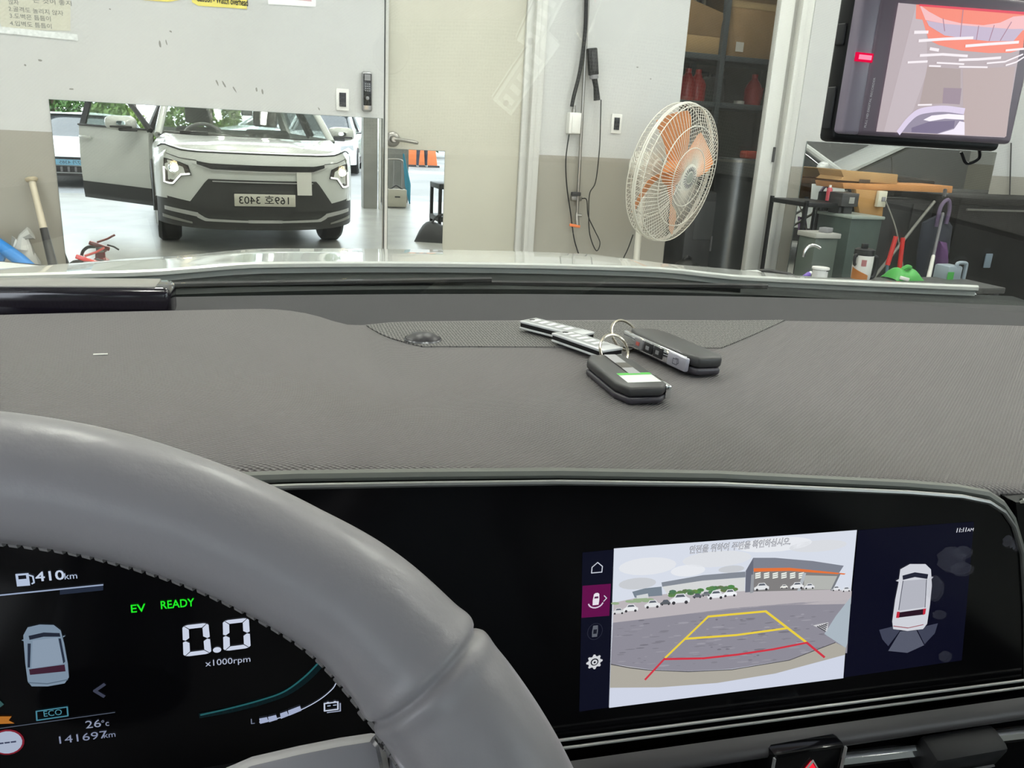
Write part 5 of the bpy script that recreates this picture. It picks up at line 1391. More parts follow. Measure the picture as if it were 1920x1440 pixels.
def swp(x, y, o_=0.): return Vector((x, SW0.y, SW0.z)) + SB * y + SN * o_
PER = 24
cen = smooth_pts([swp(x, y) for x, y in full], PER, closed=True)
rad = []
nF = len(full)
for i in range(nF):
    for j in range(PER):
        rad.append(lerp(fr[i], fr[(i + 1) % nF], j / PER) * k_)
seam_pts = [swp(.0405 * k_, -.0352 * k_), swp((-.24 - .0405) * k_, -.0352 * k_)]
for i, p in enumerate(cen):
    for s_ in seam_pts:
        d_ = (p - s_).length
        rad[i] -= .0019 * math.exp(-(d_ / .0013) ** 2)
        rad[i] += .0006 * math.exp(-((d_ - .004) / .003) ** 2)
SWE = MB().tube(cen, rad, 28, closed=True).build('steering_wheel', M_LEATH, CAR, smooth=180)
stt = MB(); n = len(cen)
ctr_w = swp(-.12 * k_, -.15 * k_)
acc = 0; last = cen[0]
for i in range(n):
    acc += (cen[i] - last).length; last = cen[i]
    if acc > .0042:
        acc = 0
        inw = (ctr_w - cen[i]); inw = (inw - SN * inw.dot(SN)).normalized()
        tg = (cen[(i + 1) % n] - cen[i - 1]).normalized()
        c = cen[i] + inw * (rad[i] * 1.0) - SN * .001
        stt.tube([c - tg * .0014 - SN * .0008, c + tg * .0014 + SN * .0008], .0009, 5)
stt.build('stitching', mat('stitch_thread', (.22, .21, .21), .7), SWE)
def swpix(u, v, o_=0.):
    d = RC @ ray(u, v); t_ = ((SW0 - Vector((0, 0, CAM_H))).dot(SN) + o_) / d.dot(SN)
    return Vector((0, 0, CAM_H)) + d * t_
M_SPOKE = mat('spoke_satin', (.40, .39, .41), .35)
MB().prism([swpix(u, v, -.012) for u, v in [(400, 1462), (470, 1432), (560, 1411), (640, 1395), (700, 1386), (745, 1392), (800, 1500), (780, 1640), (420, 1640)]], SN * -.012).build('wheel_spoke', M_SPOKE, SWE, bevel=.003)
MB().tube([swpix(704, 1384, -.008), swpix(716, 1398, -.006), swpix(722, 1425, -.004), swpix(730, 1470, -.002)], .0022, 8).build('spoke_trim', M_CHROME, SWE)
MB().lathe([(.075, -.05), (.08, -.02), (.07, .0), (.03, .006)], swp(-.12 * k_, -.155 * k_), SN, 28).build('airbag_cover', M_DKGREY, SWE)
MB().prism([swp((-.24 - .06) * k_, -.06 * k_, -.012), swp((-.24 + .04) * k_, -.13 * k_, -.012), swp((-.24 + .04) * k_, -.18 * k_, -.012), swp((-.24 - .075) * k_, -.17 * k_, -.012)], SN * -.012).build('wheel_spoke', M_SPOKE, SWE, bevel=.003)
MB().tube([swp(-.12 * k_, -.155 * k_, -.04), swp(-.12 * k_, -.155 * k_, -.20)], .045, 16).build('column', M_BLACK, SWE)

# ================================================================== THINGS IN THE CAR
def incar(o_):
    """a separate thing standing in the car: same frame, own top-level object"""
    o_.rotation_euler = (0, 0, CAR_ROT); return o_
# black terminal at the far left of the dash
t = incar(empty('dash_terminal', label='long glossy black terminal at the left end of the dash', cat='terminal'))
zt_ = 1.036
MB().box((-.245, .895, zt_ - .001), (.262, .052, .034)).build('terminal_body', mat('terminal_gloss', (.010, .008, .013), .12, spec=.6), t, bevel=.007, seg=3)
MB().box((-.250, .895, zt_ + .0160), (.245, .043, .0025)).build('terminal_top', mat('terminal_top', (.25, .24, .22), .35), t, bevel=.0015)
# dash camera
dc = incar(empty('dash_camera', label='dash camera with glowing coloured shapes on its screen, hanging below the windscreen', cat='dash camera'))
DMt = Matrix.Translation((.3267, .3703, 1.2593)) @ Matrix.Rotation(math.radians(5.45), 4, 'Z')
M_DCB = mat('dashcam_body', (.27, .21, .26), .38)
def db(name, c, s_, m_, bv=.003, par=dc): return MB(DMt).box(c, s_).build(name, m_, par, bevel=bv, seg=3)
db('screen_frame', (-.0008, .0055, .003), (.104, .010, .070), M_DCB, .0025)
db('side_strip', (-.0565, .0065, .003), (.0112, .010, .070), mat('dashcam_strip', (.36, .31, .38), .35), .002)
db('rear_housing', (-.006, .0125, .0025), (.1135, .012, .077), M_BLACK, .003)
MB(DMt).tube([(.0, .018, .036), (.0, .025, .09), (.0, .05, .135)], .012, 10).build('mount_arm', M_BLACK, dc)
db('card_slot', (-.0632, .0125, -.020), (.0015, .006, .020), M_DKGREY, .001)
db('side_button', (-.0632, .0125, .014), (.0015, .006, .010), M_DKGREY, .001)
MB(DMt).box((-.0570, .0008, .0034), (.0072, .0016, .0020)).build('status_light', emit('status_red', (1.0, .12, .18), 2.6 * EK), dc)
MB(DMt).box((-.0570, .0012, .0034), (.0100, .0012, .0040)).build('light_ring', emit('status_red_ring', (.8, .005, .06), 1.0 * EK), dc)
MB(DMt).tube(smooth_pts([(.046, .016, -.034), (.050, .018, -.040), (.044, .02, -.043), (.038, .02, -.037)], 5), .0009, 6).build('cable_loop', M_BLACK, dc)
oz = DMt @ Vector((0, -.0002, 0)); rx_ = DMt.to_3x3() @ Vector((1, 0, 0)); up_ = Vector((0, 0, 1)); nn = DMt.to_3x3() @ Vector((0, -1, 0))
g = Print(oz, rx_, up_, nn, step=.00012)  # emissive coloured shapes drawn flat over the screen
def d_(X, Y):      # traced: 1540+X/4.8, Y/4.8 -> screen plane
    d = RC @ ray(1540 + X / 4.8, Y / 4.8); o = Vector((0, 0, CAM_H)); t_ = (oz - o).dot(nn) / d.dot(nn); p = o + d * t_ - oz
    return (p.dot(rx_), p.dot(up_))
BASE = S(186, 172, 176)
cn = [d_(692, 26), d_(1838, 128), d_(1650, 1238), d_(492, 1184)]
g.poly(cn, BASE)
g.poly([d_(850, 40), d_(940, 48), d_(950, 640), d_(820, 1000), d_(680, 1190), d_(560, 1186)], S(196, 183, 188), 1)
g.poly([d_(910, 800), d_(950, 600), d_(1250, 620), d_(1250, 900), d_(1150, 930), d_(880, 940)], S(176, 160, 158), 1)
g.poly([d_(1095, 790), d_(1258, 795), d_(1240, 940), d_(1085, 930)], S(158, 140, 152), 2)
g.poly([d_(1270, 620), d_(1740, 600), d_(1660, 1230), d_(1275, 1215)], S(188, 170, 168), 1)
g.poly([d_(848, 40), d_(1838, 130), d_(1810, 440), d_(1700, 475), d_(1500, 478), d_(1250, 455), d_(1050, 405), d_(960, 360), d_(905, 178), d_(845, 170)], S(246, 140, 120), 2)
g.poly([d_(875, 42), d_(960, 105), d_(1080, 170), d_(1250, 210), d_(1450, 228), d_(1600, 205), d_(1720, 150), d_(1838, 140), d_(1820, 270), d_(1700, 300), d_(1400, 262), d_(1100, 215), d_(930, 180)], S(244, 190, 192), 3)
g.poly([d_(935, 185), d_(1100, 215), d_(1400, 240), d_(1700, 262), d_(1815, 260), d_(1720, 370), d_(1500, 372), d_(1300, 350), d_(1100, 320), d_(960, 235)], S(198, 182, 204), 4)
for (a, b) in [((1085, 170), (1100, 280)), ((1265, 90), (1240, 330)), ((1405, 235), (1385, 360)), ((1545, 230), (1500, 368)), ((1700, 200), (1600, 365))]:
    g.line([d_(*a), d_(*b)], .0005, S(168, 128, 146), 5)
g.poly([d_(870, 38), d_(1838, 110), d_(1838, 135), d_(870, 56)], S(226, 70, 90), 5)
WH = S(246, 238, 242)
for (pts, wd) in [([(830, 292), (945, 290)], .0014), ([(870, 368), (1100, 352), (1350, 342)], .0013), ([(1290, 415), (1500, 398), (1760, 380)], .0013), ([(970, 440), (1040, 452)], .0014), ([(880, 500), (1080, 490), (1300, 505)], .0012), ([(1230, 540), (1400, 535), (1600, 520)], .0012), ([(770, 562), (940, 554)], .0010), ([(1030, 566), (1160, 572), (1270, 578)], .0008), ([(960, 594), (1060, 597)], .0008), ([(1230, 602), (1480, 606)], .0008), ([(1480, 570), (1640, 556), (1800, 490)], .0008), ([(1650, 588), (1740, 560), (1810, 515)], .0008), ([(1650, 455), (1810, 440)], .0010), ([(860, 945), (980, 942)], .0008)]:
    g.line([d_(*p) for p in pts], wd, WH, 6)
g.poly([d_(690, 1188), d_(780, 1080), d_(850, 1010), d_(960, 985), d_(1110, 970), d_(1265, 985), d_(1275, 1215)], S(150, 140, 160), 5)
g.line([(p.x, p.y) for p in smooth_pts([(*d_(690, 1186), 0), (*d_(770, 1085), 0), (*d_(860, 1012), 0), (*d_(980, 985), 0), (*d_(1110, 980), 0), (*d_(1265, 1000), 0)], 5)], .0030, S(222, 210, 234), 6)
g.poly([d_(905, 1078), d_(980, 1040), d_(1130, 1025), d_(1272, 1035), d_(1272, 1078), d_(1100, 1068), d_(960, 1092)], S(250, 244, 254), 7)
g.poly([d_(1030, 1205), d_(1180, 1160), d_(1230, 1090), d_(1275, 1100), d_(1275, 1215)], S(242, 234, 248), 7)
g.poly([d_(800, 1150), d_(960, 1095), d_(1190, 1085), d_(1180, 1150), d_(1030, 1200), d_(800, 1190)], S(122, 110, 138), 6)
g.build('screen_shapes', M_DISP, dc)
a = d_(392, 1150); b = d_(478, 700)
M2 = Print(oz + nn * .0006, rx_, up_, nn)
vs_, fs_ = text_mesh('FULL HD DIGITAL RECORDER')
Lx = max(p[0] for p in vs_); dv = Vector((b[0] - a[0], b[1] - a[1])); s_ = dv.length / Lx; dv.normalize(); pv = Vector((-dv.y, dv.x))
kk = len(M2.v); M2.v += [M2.pt(Vector(a) + dv * (p[0] * s_) + pv * (p[1] * s_), 0) for p in vs_]
for q in fs_: M2.f.append([kk + i for i in q]); M2.c.append((.85, .82, .86))
M2.build('lettering', printed('lettering_grey', 0, .5), dc)

# key fobs, acrylic tags and rings on the dash
M_FOB = mat('fob_black', (.035, .034, .035), .42)
M_FOBE = mat('fob_edge', (.045, .04, .05), .3)
def fob(name, x, y, z, yaw, pitch, rollv, label, L=.090, Wd=.043, H=.0140, flip=1):
    t = incar(empty(name, label=label, cat='key fob'))
    Mt = Matrix.Translation((x, y, z)) @ Matrix.Rotation(yaw, 4, 'Z') @ Matrix.Rotation(pitch, 4, 'X') @ Matrix.Rotation(rollv, 4, 'Y')
    ol = [(-.5, -.32), (-.34, -.5), (.30, -.5), (.5, -.40), (.5, .30), (.36, .5), (-.30, .5), (-.5, .34)]
    MB(Mt).prism([(a * Wd, b * L, H * .42) for a, b in ol], (0, 0, H * .58)).build('shell_top', M_FOB, t, bevel=.0028, seg=3)
    MB(Mt).prism([(a * Wd, b * L, 0) for a, b in ol], (0, 0, H * .40)).build('shell_bottom', M_FOBE, t, bevel=.0022, seg=3)
    return t, Mt
dz = lambda x, y: dash_z(x, y)
# near fob: green and white sticker, label strip
fx, fy = .270, .612
t, Mt = fob('key_fob', fx, fy, dz(fx, fy) + .001, math.radians(1), math.radians(1), 0, 'black key fob with a green and white sticker, nearer the driver', L=.094)
H = .0140
MB(Mt).box((.0215, -.026, H * .5), (.005, .030, H * .8)).build('chrome_button', M_CHROME, t, bevel=.001)
MB(Mt).box((.0205, .01, H * .35), (.004, .036, H * .35)).build('chrome_strip', M_CHROME, t, bevel=.001)
pr = Print(Mt @ Vector((0, 0, H)), Mt.to_3x3() @ Vector((1, 0, 0)), Mt.to_3x3() @ Vector((0, 1, 0)), Mt.to_3x3() @ Vector((0, 0, 1)), step=.0002)
pr.rect(-.0115, -.034, .018, -.010, (.70, .72, .70), 0); pr.rect(-.0115, -.015, .018, -.010, (.10, .52, .08), 1)
pr.rect(-.001, -.012, .0095, .043, (.34, .34, .35), 2); pr.rect(-.001, .004, .0095, .018, (.10, .095, .08), 3)
pr.build('sticker', M_PRINT, t)
# far fob: chrome edge with buttons towards the driver
fx2, fy2 = .352, .690
t, Mt = fob('key_fob', fx2, fy2, dz(fx2, fy2) + .002, math.radians(14), math.radians(2), math.radians(4), 'black key fob with chrome edge and buttons, farther from the driver', L=.104, H=.017)
H = .017
MB(Mt).box((-.0208, .004, H * .5), (.004, .092, H * .78)).build('chrome_edge', M_CHROME, t, bevel=.001)
for k, (yy, m_) in enumerate([(.024, mat('btn_red', (.55, .12, .10), .4)), (.009, M_DKGREY), (-.006, M_DKGREY)]):
    MB(Mt).box((-.0225, yy, H * .5), (.003, .013, H * .6)).build('button', mat('btn_black', (.02, .02, .022), .3) if k else M_GREYP, t, bevel=.0008)
    MB(Mt).box((-.0243, yy, H * .5), (.001, .0045, H * .20)).build('button_symbol', m_ if k == 0 else M_GREYP, t)
bb = MB(Mt).box((-.0225, -.034, H * .5), (.005, .026, H * .74)).build('lock_button', mat('lock_button', (.42, .41, .47), .3, metal=.3), t, bevel=.0015)
lkp = Print(Mt @ Vector((-.0252, -.034, H * .5)), Mt.to_3x3() @ Vector((0, -1, 0)), Mt.to_3x3() @ Vector((0, 0, 1)), Mt.to_3x3() @ Vector((-1, 0, 0)))
lkp.line([(-.004, -.0028), (.002, -.0028), (.002, .002), (-.004, .002)], .0006, (.08, .08, .1), 0, True); lkp.line([(.002, -.002), (.004, -.0005), (.003, .003), (-.001, .003)], .0006, (.08, .08, .1), 0)
lkp.build('button_symbol', M_PRINT, t)
# tags
M_ACR = mat('acrylic_rim', (.62, .63, .64), .12)
def key_tag(x, y, yaw, label, L=.070, Wd=.026, tilt=0.0, zoff=.004):
    t = incar(empty('key_tag', label=label, cat='key tag'))
    Mt = Matrix.Translation((x, y, dz(x, y) + zoff)) @ Matrix.Rotation(yaw, 4, 'Z') @ Matrix.Rotation(tilt, 4, 'X')
    H = .009
    MB(Mt).box((0, 0, H * .84), (Wd, L, H * .30)).build('tag_top', M_ACR, t, bevel=.001)
    MB(Mt).box((0, 0, H * .48), (Wd * .94, L * .97, H * .42)).build('tag_core', M_BLACK, t)
    MB(Mt).box((0, 0, H * .14), (Wd, L, H * .26)).build('tag_bottom', M_ACR, t, bevel=.001)
    p = Print(Mt @ Vector((0, 0, H * .99)), Mt.to_3x3() @ Vector((0, -1, 0)), Mt.to_3x3() @ Vector((1, 0, 0)), Mt.to_3x3() @ Vector((0, 0, 1)), step=.0002)
    p.rect(-L * .45, -Wd * .38, L * .32, Wd * .38, (.34, .35, .35), 0)
    for k in range(5): p.rect(-L * .40 + k * L * .14, -Wd * .22, -L * .33 + k * L * .14, Wd * .26, (.72, .73, .74), 1)
    p.build('tag_print', M_PRINT, t)
    MB(Mt).lathe([(.003, 0), (.003, .0004)], (0, L * .42, H), (0, 0, 1), 12).build('tag_hole', M_BLACK, t)
    return t
key_tag(.262, .772, math.radians(33), 'clear acrylic key tag with dark core, farther from the near fob', L=.078)
key_tag(.274, .716, math.radians(22), 'clear acrylic key tag with white bars, overlapping behind the near fob', L=.074)
def key_ring(c, r, nrm, label):
    n_ = Vector(nrm).normalized(); e1 = n_.orthogonal().normalized(); e2 = n_.cross(e1)
    for rr_ in (0,):
        o_ = MB().tube([Vector(c) + (e1 * math.cos(2 * PI * k / 36) + e2 * math.sin(2 * PI * k / 36)) * r + n_ * (.0011 * math.sin(PI * k / 36)) for k in range(36)], .0013, 8, closed=True).build('key_ring', mat('ring_steel', (.66, .60, .50), .2, metal=1.0))
    return incar(tag(o_, label, 'key ring'))
key_ring((.286, .676, dz(.286, .676) + .013), .0155, (.25, -.8, .5), 'split ring joining the near fob to its acrylic tag')
key_ring((.318, .728, dz(.318, .728) + .014), .0165, (.3, -.7, .6), 'split ring joining the far fob to its acrylic tag')
# ================================================================== BEHIND THE CAR (seen in the mirrors)
M_COL = mat('column_grey', (.26, .26, .24), .6, var=(4, .15))
struct(MB().box((2.17, -2.72, TOP / 2), (.21, .21, TOP)).build('column_1', M_COL, smooth=20, bevel=.006))
struct(MB().box((2.74, -3.72, TOP / 2), (.46, .20, TOP)).build('column_2', M_COL, smooth=20, bevel=.006))
struct(MB().box((-4.2, -2.85, TOP / 2), (.25, .25, TOP)).build('column_3', M_COL, smooth=20, bevel=.006))
struct(MB().box((8.6, -2.85, TOP / 2), (.25, .25, TOP)).build('column_4', M_COL, smooth=20, bevel=.006))
tag(MB().tube([(2.305, -2.62, 0), (2.305, -2.62, 3.6)], .018, 10).build('drain_pipe', M_WPLAST), 'thin white pipe beside the grey column in the mirror', 'pipe')
# hand truck with a beige case
t = empty('hand_truck', (2.60, -2.95, 0), label='steel hand truck standing by the column, seen in the door mirror', cat='hand truck')
MB().tube(smooth_pts([(-.13, 0, .08), (-.13, 0, .60), (-.10, 0, .70), (.10, 0, .70), (.13, 0, .60), (.13, 0, .08)], 5), .014, 8).build('frame', M_STEEL, t)
MB().tube([(0, 0, .12), (0, 0, .69)], .010, 8).build('centre_bar', M_STEEL, t)
MB().box((0, .10, .012), (.30, .22, .010)).build('toe_plate', M_STEEL, t)
for sg in (-1, 1):
    MB().lathe([(.07, -.02), (.08, -.01), (.08, .01), (.07, .02)], (sg * .16, -.05, .08), (1, 0, 0), 18).build('wheel', M_TYRE, t)
t = empty('tool_case', (2.60, -2.80, .018), label='beige plastic case on the toe of the hand truck', cat='case')
M_BEI = mat('case_beige', (.42, .40, .33), .5)
MB().box((0, .02, .13), (.29, .2, .26)).build('case_body', M_BEI, t, bevel=.012)
MB().tube(smooth_pts([(-.11, .02, .255), (-.07, .02, .27), (0, .02, .31), (.07, .02, .27), (.11, .02, .255)], 4), .010, 8).build('case_handle', M_DKGREY, t)
MB().box((0, .123, .15), (.08, .006, .02)).build('case_latch', M_DKGREY, t)
t = empty('folded_parasol', (2.90, -3.45, 0), label='folded turquoise umbrella leaning against the column', cat='umbrella')
MB().tube([(.06, 0, 0), (.03, -.02, .3), (-.04, -.06, .78)], [.012, .05, .012], 10).build('canopy', M_TEAL, t)
MB().tube([(.07, 0, 0), (-.05, -.07, .86)], .007, 8).build('shaft', M_STEEL, t)
# black tool trolley and bag between the car and the column
t = empty('trolley', (2.72, .40, 0), label='black metal trolley at the edge of the door mirror', cat='trolley')
for a in (-.30, .30):
    for b in (-.2, .2):
        MB().box((a, b, .31), (.035, .035, .56)).build('trolley_leg', M_BLACK, t)
        MB().lathe([(.03, -.012), (.03, .012)], (a, b, .03), (1, 0, 0), 12).build('castor', M_DKGREY, t)
for z in (.57, .2):
    MB().box((0, 0, z), (.64, .44, .06)).build('trolley_tray', M_BLACK, t, bevel=.006)
for k in range(4):
    MB().tube([(-.10 + .04 * k, .1, .23), (-.06 + .04 * k, .1, .42)], .007, 6).build('hung_spanner', M_STEEL, t)
t = empty('duffel_bag', (2.42, .98, 0), .3, 'black duffel bag slumped on the floor in the door mirror', 'bag')
def duf(u, v):
    x = lerp(-.36, .36, u); a = PI * v
    hh = .25 * (1 - abs(2 * u - 1) ** 4) * (.8 + .2 * math.sin(7 * u + 1)) + .01
    return (x, -.2 * math.cos(a) * (1 - .2 * abs(2 * u - 1)), hh * math.sin(a) ** .8)
MB().grid(duf, 18, 10).build('bag_body', mat('duffel_black', (.025, .025, .027), .6, bump=(20, .8, 'noise')), t, smooth=60)
MB().tube(smooth_pts([(-.18, .05, .2), (-.1, .08, .29), (.05, .08, .29), (.15, .05, .2)], 4), .012, 8).build('bag_strap', M_DKGREY, t)

# other cars
M_CARW = mat('other_car_white', (.64, .66, .66), .25, coat=.6)
M_DGLASS = mat('dark_window', (.03, .035, .04), .06, spec=.6)
M_LAMPC = mat('lamp_clear', (.62, .64, .66), .1, metal=.4)
def other_car(loc, rz, label, plate=None, ptext='', bonnet_up=False, group=None):
    t = empty('parked_car', loc, rz, label, 'car', group)
    topz = [(-2.25, .80), (-2.1, .98), (-1.5, 1.02), (.7, 1.0), (1.1, .96), (1.9, .84), (2.15, .70), (2.25, .55)]
    hw_ = [(-2.25, .70), (-2.0, .86), (-1.2, .90), (1.2, .90), (1.9, .86), (2.15, .74), (2.25, .60)]
    def body(u, v):
        y = lerp(-2.25, 2.25, u); tz = pw(topz, y); h = pw(hw_, y)
        a = PI * v
        c_, s_ = math.cos(a), math.sin(a)
        x = h * math.copysign(abs(c_) ** .32, c_); z = .24 + (tz - .24) * abs(s_) ** .42
        return (x, y, z)
    b = MB()
    b.grid(body, 36, 28)
    for u in (0, 1):
        k = len(b.v); ring = [body(u, j / 28) for j in range(29)]
        b.add(ring, [tuple(range(29))])
    b.build('body', M_CARW, t, smooth=35)
    def gh(u, v):
        y0, y1 = lerp(-1.85, 1.05, u), lerp(-1.25, .25, u)
        y = lerp(y0, y1, v); h = lerp(.80, .60, v)
        return y, h
    def cab(u, v):       # greenhouse ring
        a = 2 * PI * u; cx, cy_ = math.cos(a), math.sin(a)
        x = lerp(.80, .59, v) * math.copysign(abs(cx) ** .35, cx)
        ym, yl = lerp(-.40, -.50, v), lerp(1.45, .78, v)
        return (x, ym + yl * math.copysign(abs(cy_) ** .35, cy_), lerp(.95, 1.43, v))
    MB().grid(cab, 48, 5).build('windows', M_DGLASS, t, smooth=30)
    def rf(u, v):
        x = lerp(-.62, .62, u); y = lerp(.34, -1.32, v)
        return (x, y, 1.42 + .05 * (1 - (x / .62) ** 2) * math.sin(PI * lerp(.1, .9, v)))
    MB().slab(rf, 8, 8, (0, 0, .015)).build('roof', M_CARW, t)
    for sg in (-1, 1):
        MB().tube([(sg * .79, 1.06, .95), (sg * .61, .30, 1.43), (sg * .60, -1.25, 1.43), (sg * .79, -1.86, .97)], .032, 8).build('roof_rail', M_CARW, t)
        MB().tube([(sg * .80, -.35, .97), (sg * .61, -.40, 1.42)], .028, 8).build('door_pillar', M_DKGREY, t)
        m_ = MB().ball((sg * 1.0, .78, 1.02), (.12, .07, .075)).build('side_mirror', M_CARW, t)
        MB().box((sg * .90, .80, .96), (.1, .06, .03)).build('mirror_foot', M_DKGREY, m_)
        MB().slab(lambda u, v: (sg * .905, lerp(1.0, -1.7, u), lerp(.26, .40, v)), 6, 2, (sg * .012, 0, 0)).build('sill', M_DKGREY, t)
        for y in (1.40, -1.35):
            w_ = MB().lathe([(.2, -.1), (.29, -.105), (.32, -.07), (.32, .07), (.29, .105), (.2, .1)], (sg * .80, y, .32), (1, 0, 0), 28).build('wheel', M_TYRE, t)
            MB().lathe([(.2, 0), (.2, .02), (.06, .03)], (sg * .89, y, .32), (sg, 0, 0), 20).build('rim_disc', M_SILV, w_)
        MB().prism([(sg * .52, 2.20, .66), (sg * .80, 2.02, .70), (sg * .82, 1.98, .58), (sg * .54, 2.20, .56)], (0, .03, 0)).build('headlight', M_LAMPC, t, smooth=0)
    MB().box((0, 2.255, .58), (.95, .03, .05)).build('upper_grille', M_DKGREY, t)
    lg = MB().box((0, 2.25, .36), (1.3, .04, .12)).build('lower_grille', M_DKGREY, t)
    for k in range(12):
        MB().box((-.55 + .1 * k, 2.275, .36), (.03, .015, .10)).build('grille_fin', M_GREYP, lg)
    MB().box((0, 2.22, .25), (1.35, .08, .05)).build('bumper_lip', M_DKGREY, t)
    pc = plate or (.62, .62, .60)
    pl_ = MB().box((0, 2.285, .50), (.52, .02, .11)).build('licence_plate', mat('plate_%d' % int(pc[0] * 100), pc, .4), t)
    if ptext:
        q = Print((0, 2.296, .5), (-1, 0, 0), (0, 0, 1), (0, 1, 0)); q.text(ptext, 0, -.03, .09, (.05, .06, .08), align='c', sx=.9); q.build('plate_number', M_PRINT, pl_)
    if bonnet_up:
        def bn(u, v):
            x = lerp(-.76, .76, u); l = lerp(0, 1.15, v)
            return (x, 1.05 + l * math.cos(math.radians(30)), .99 + l * math.sin(math.radians(30)) - .03 * (x / .76) ** 2)
        MB().slab(bn, 8, 8, (0, -.02, .02)).build('bonnet', M_CARW, t)
        MB().slab(lambda u, v: Vector(bn(lerp(.06, .94, u), lerp(.04, .94, v))) + Vector((0, .02, -.02)), 6, 6, (0, .02, -.01)).build('bonnet_lining', mat('bonnet_lining', (.22, .23, .21), .8, bump=(12, .6, 'noise')), t)
        MB().box((0, 1.55, .93), (1.3, .85, .06)).build('engine_cover', mat('engine_dark', (.05, .05, .05), .6, bump=(18, 1, 'noise')), t, bevel=.02)
        MB().tube([(.6, 1.85, .9), (.6, 1.75, 1.36)], .008, 6).build('bonnet_strut', M_STEEL, t)
    return t
other_car((-2.12, -7.25, 0), 0, 'white car outside with a pale blue plate, left of the open door', (.22, .48, .66), '07가 4385').scale = (1, 1, .76)
other_car((5.73, 1.46, 0), math.radians(-60), 'white car with raised bonnet in the next bay, seen in the far right mirror', bonnet_up=True)
other_car((2.75, -12.6, 0), math.radians(12), 'white car parked in the yard, seen beside the grey column in the mirror')
other_car((2.0, -17.0, 0), math.radians(70), 'white car farthest back in the yard, seen beside the exterior mirror')

# person crossing the yard: only the legs show in the door mirror
def person(loc, rz):
    t = empty('person', loc, rz, 'person in dark trousers and pale trainers walking in the yard before the orange barrier', 'person')
    V = {'pel': ((0, 0, .95), .13), 'wst': ((0, .0, 1.10), .125), 'chs': ((0, .02, 1.32), .145), 'nck': ((0, .02, 1.48), .055), 'hd1': ((0, .03, 1.60), .085), 'hd2': ((0, .03, 1.70), .075)}
    E_ = [('pel', 'wst'), ('wst', 'chs'), ('chs', 'nck'), ('nck', 'hd1'), ('hd1', 'hd2')]
    for n_, sg, st in (('l', -1, .16), ('r', 1, -.12)):
        V.update({n_ + 'hip': ((sg * .10, 0, .90), .095), n_ + 'kne': ((sg * .11, st * .45 + .03, .50), .062), n_ + 'ank': ((sg * .115, st, .09), .042), n_ + 'toe': ((sg * .125, st + .16, .04), .036), n_ + 'sho': ((sg * .18, .01, 1.42), .062), n_ + 'elb': ((sg * .24, -.03 - st * .3, 1.15), .045), n_ + 'wri': ((sg * .25, .06 - st * .6, .92), .033), n_ + 'hnd': ((sg * .25, .08 - st * .7, .84), .038)})
        E_ += [('pel', n_ + 'hip'), (n_ + 'hip', n_ + 'kne'), (n_ + 'kne', n_ + 'ank'), (n_ + 'ank', n_ + 'toe'), ('chs', n_ + 'sho'), (n_ + 'sho', n_ + 'elb'), (n_ + 'elb', n_ + 'wri'), (n_ + 'wri', n_ + 'hnd')]
    ks = list(V)
    me = bpy.data.meshes.new('body'); me.from_pydata([V[k][0] for k in ks], [(ks.index(a), ks.index(b)) for a, b in E_], [])
    o_ = bpy.data.objects.new('body', me); COL.objects.link(o_); o_.parent = t
    sk = o_.modifiers.new('skin', 'SKIN'); sk.use_smooth_shade = True
    for i, k in enumerate(ks):
        d = me.skin_vertices[0].data[i]; d.radius = (V[k][1], V[k][1]); d.use_root = (k == 'pel')
    sb_ = o_.modifiers.new('sub', 'SUBSURF'); sb_.levels = 2; sb_.render_levels = 2
    dg = bpy.context.evaluated_depsgraph_get(); m2 = bpy.data.meshes.new_from_object(o_.evaluated_get(dg))
    o_.modifiers.clear(); o_.data = m2
    for q in (mat('skin_tone', (.45, .28, .20), .6), mat('dark_trousers', (.025, .028, .04), .8), mat('grey_shirt', (.22, .22, .23), .8), mat('trainer_pale', (.50, .50, .48), .6), mat('dark_hair', (.02, .016, .012), .7)): m2.materials.append(q)
    for f_ in m2.polygons:
        z = f_.center.z; x = abs(f_.center.x)
        f_.material_index = 3 if z < .085 else 1 if (z < 1.0 and x < .205) else 2 if (z < 1.47 and (x < .2 or z > 1.02)) else 4 if z > 1.68 else 0
    return t
person((6.0, -15.6, -.02), math.radians(200))
t = empty('barrier', (6.1, -16.4, -.02), label='orange plastic barrier behind the walking person', cat='barrier')
MB().box((0, 0, .42), (1.15, .30, .80), taper=.8).build('barrier_body', M_ORANGE, t, bevel=.03)
MB().box((0, 0, .03), (1.25, .42, .06)).build('barrier_foot', M_DKGREY, t, bevel=.01)
# pale kerb line across the yard
struct(MB().box((3.5, -12.6, .0), (40, .25, .06)).build('kerb', mat('kerb_white', (.70, .70, .68), .7), smooth=0))
struct(MB().box((3.5, -4.6, -.017), (40, 1.2, .01)).build('yard_strip', mat('yard_strip_grey', (.26, .27, .28), .6, var=(3, .2)), smooth=0))  # plain grey strip laid across the yard
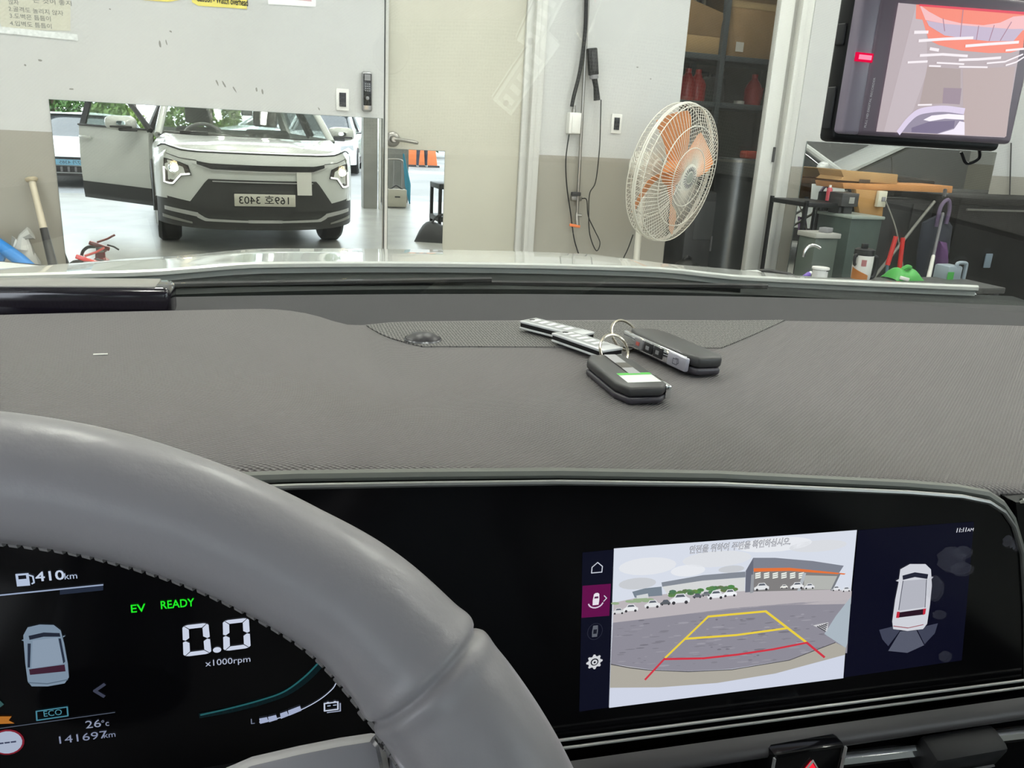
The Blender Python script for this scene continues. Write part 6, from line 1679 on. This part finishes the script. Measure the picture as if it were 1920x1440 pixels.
# trees beyond the yard
def tree(x, y, h, rad_, col, label, seed):
    rg = random.Random(seed)
    t = empty('tree', (x, y, -.02), label=label, cat='tree', group='trees beyond the yard')
    MB().tube([(0, 0, 0), (.05, 0, h * .3), (0, .05, h * .6)], [.12, .09, .05], 8).build('trunk', mat('bark', (.12, .09, .06), .9), t)
    vs, fs = [], []
    blobs = [(rg.uniform(-.6, .6) * rad_, rg.uniform(-.6, .6) * rad_, h * rg.uniform(.10, .85), rad_ * rg.uniform(.35, .6)) for _ in range(9)]
    for k in range(3600):
        bx, by, bz, br = rg.choice(blobs)
        th, ph = rg.uniform(0, 2 * PI), math.acos(rg.uniform(-1, 1)); r_ = br * rg.uniform(.75, 1.05)
        c = Vector((bx + r_ * math.sin(ph) * math.cos(th), by + r_ * math.sin(ph) * math.sin(th), bz + r_ * math.cos(ph)))
        a = Vector((rg.uniform(-1, 1), rg.uniform(-1, 1), rg.uniform(-1, 1))).normalized(); b = a.orthogonal().normalized()
        s_ = rg.uniform(.07, .14); n = len(vs)
        vs += [c - a * s_, c + b * s_ * .5, c + a * s_, c - b * s_ * .5]; fs.append((n, n + 1, n + 2, n + 3))
    me = bpy.data.meshes.new('foliage'); me.from_pydata([tuple(v) for v in vs], [], fs)
    me.materials.append(mat('leaf_%d' % int(col[1] * 100), col, .6)); o_ = bpy.data.objects.new('foliage', me); COL.objects.link(o_); o_.parent = t; o_['kind'] = 'stuff'
GRS = [((.07, .16, .035), 'dark leafy tree'), ((.22, .32, .08), 'light yellow-green leafy tree')]
for k, (x, y, h, r_, c) in enumerate([(-6.6, -23, 3.0, 1.5, 0), (-4.7, -20.5, 3.0, 1.4, 0), (-2.2, -18, 3.0, 1.2, 1), (-.1, -20.5, 3.0, 1.4, 1), (3.4, -25, 3.0, 1.5, 0), (8.0, -25, 3.2, 1.6, 0), (11.8, -23, 3.2, 1.6, 0)]):
    tree(x, y, h, r_, GRS[c][0], GRS[c][1] + ' beyond the yard, ' + ['leftmost of the row', 'second from the left', 'third from the left', 'fourth from the left', 'behind the grey column', 'right of the column', 'rightmost of the row'][k], 30 + k)
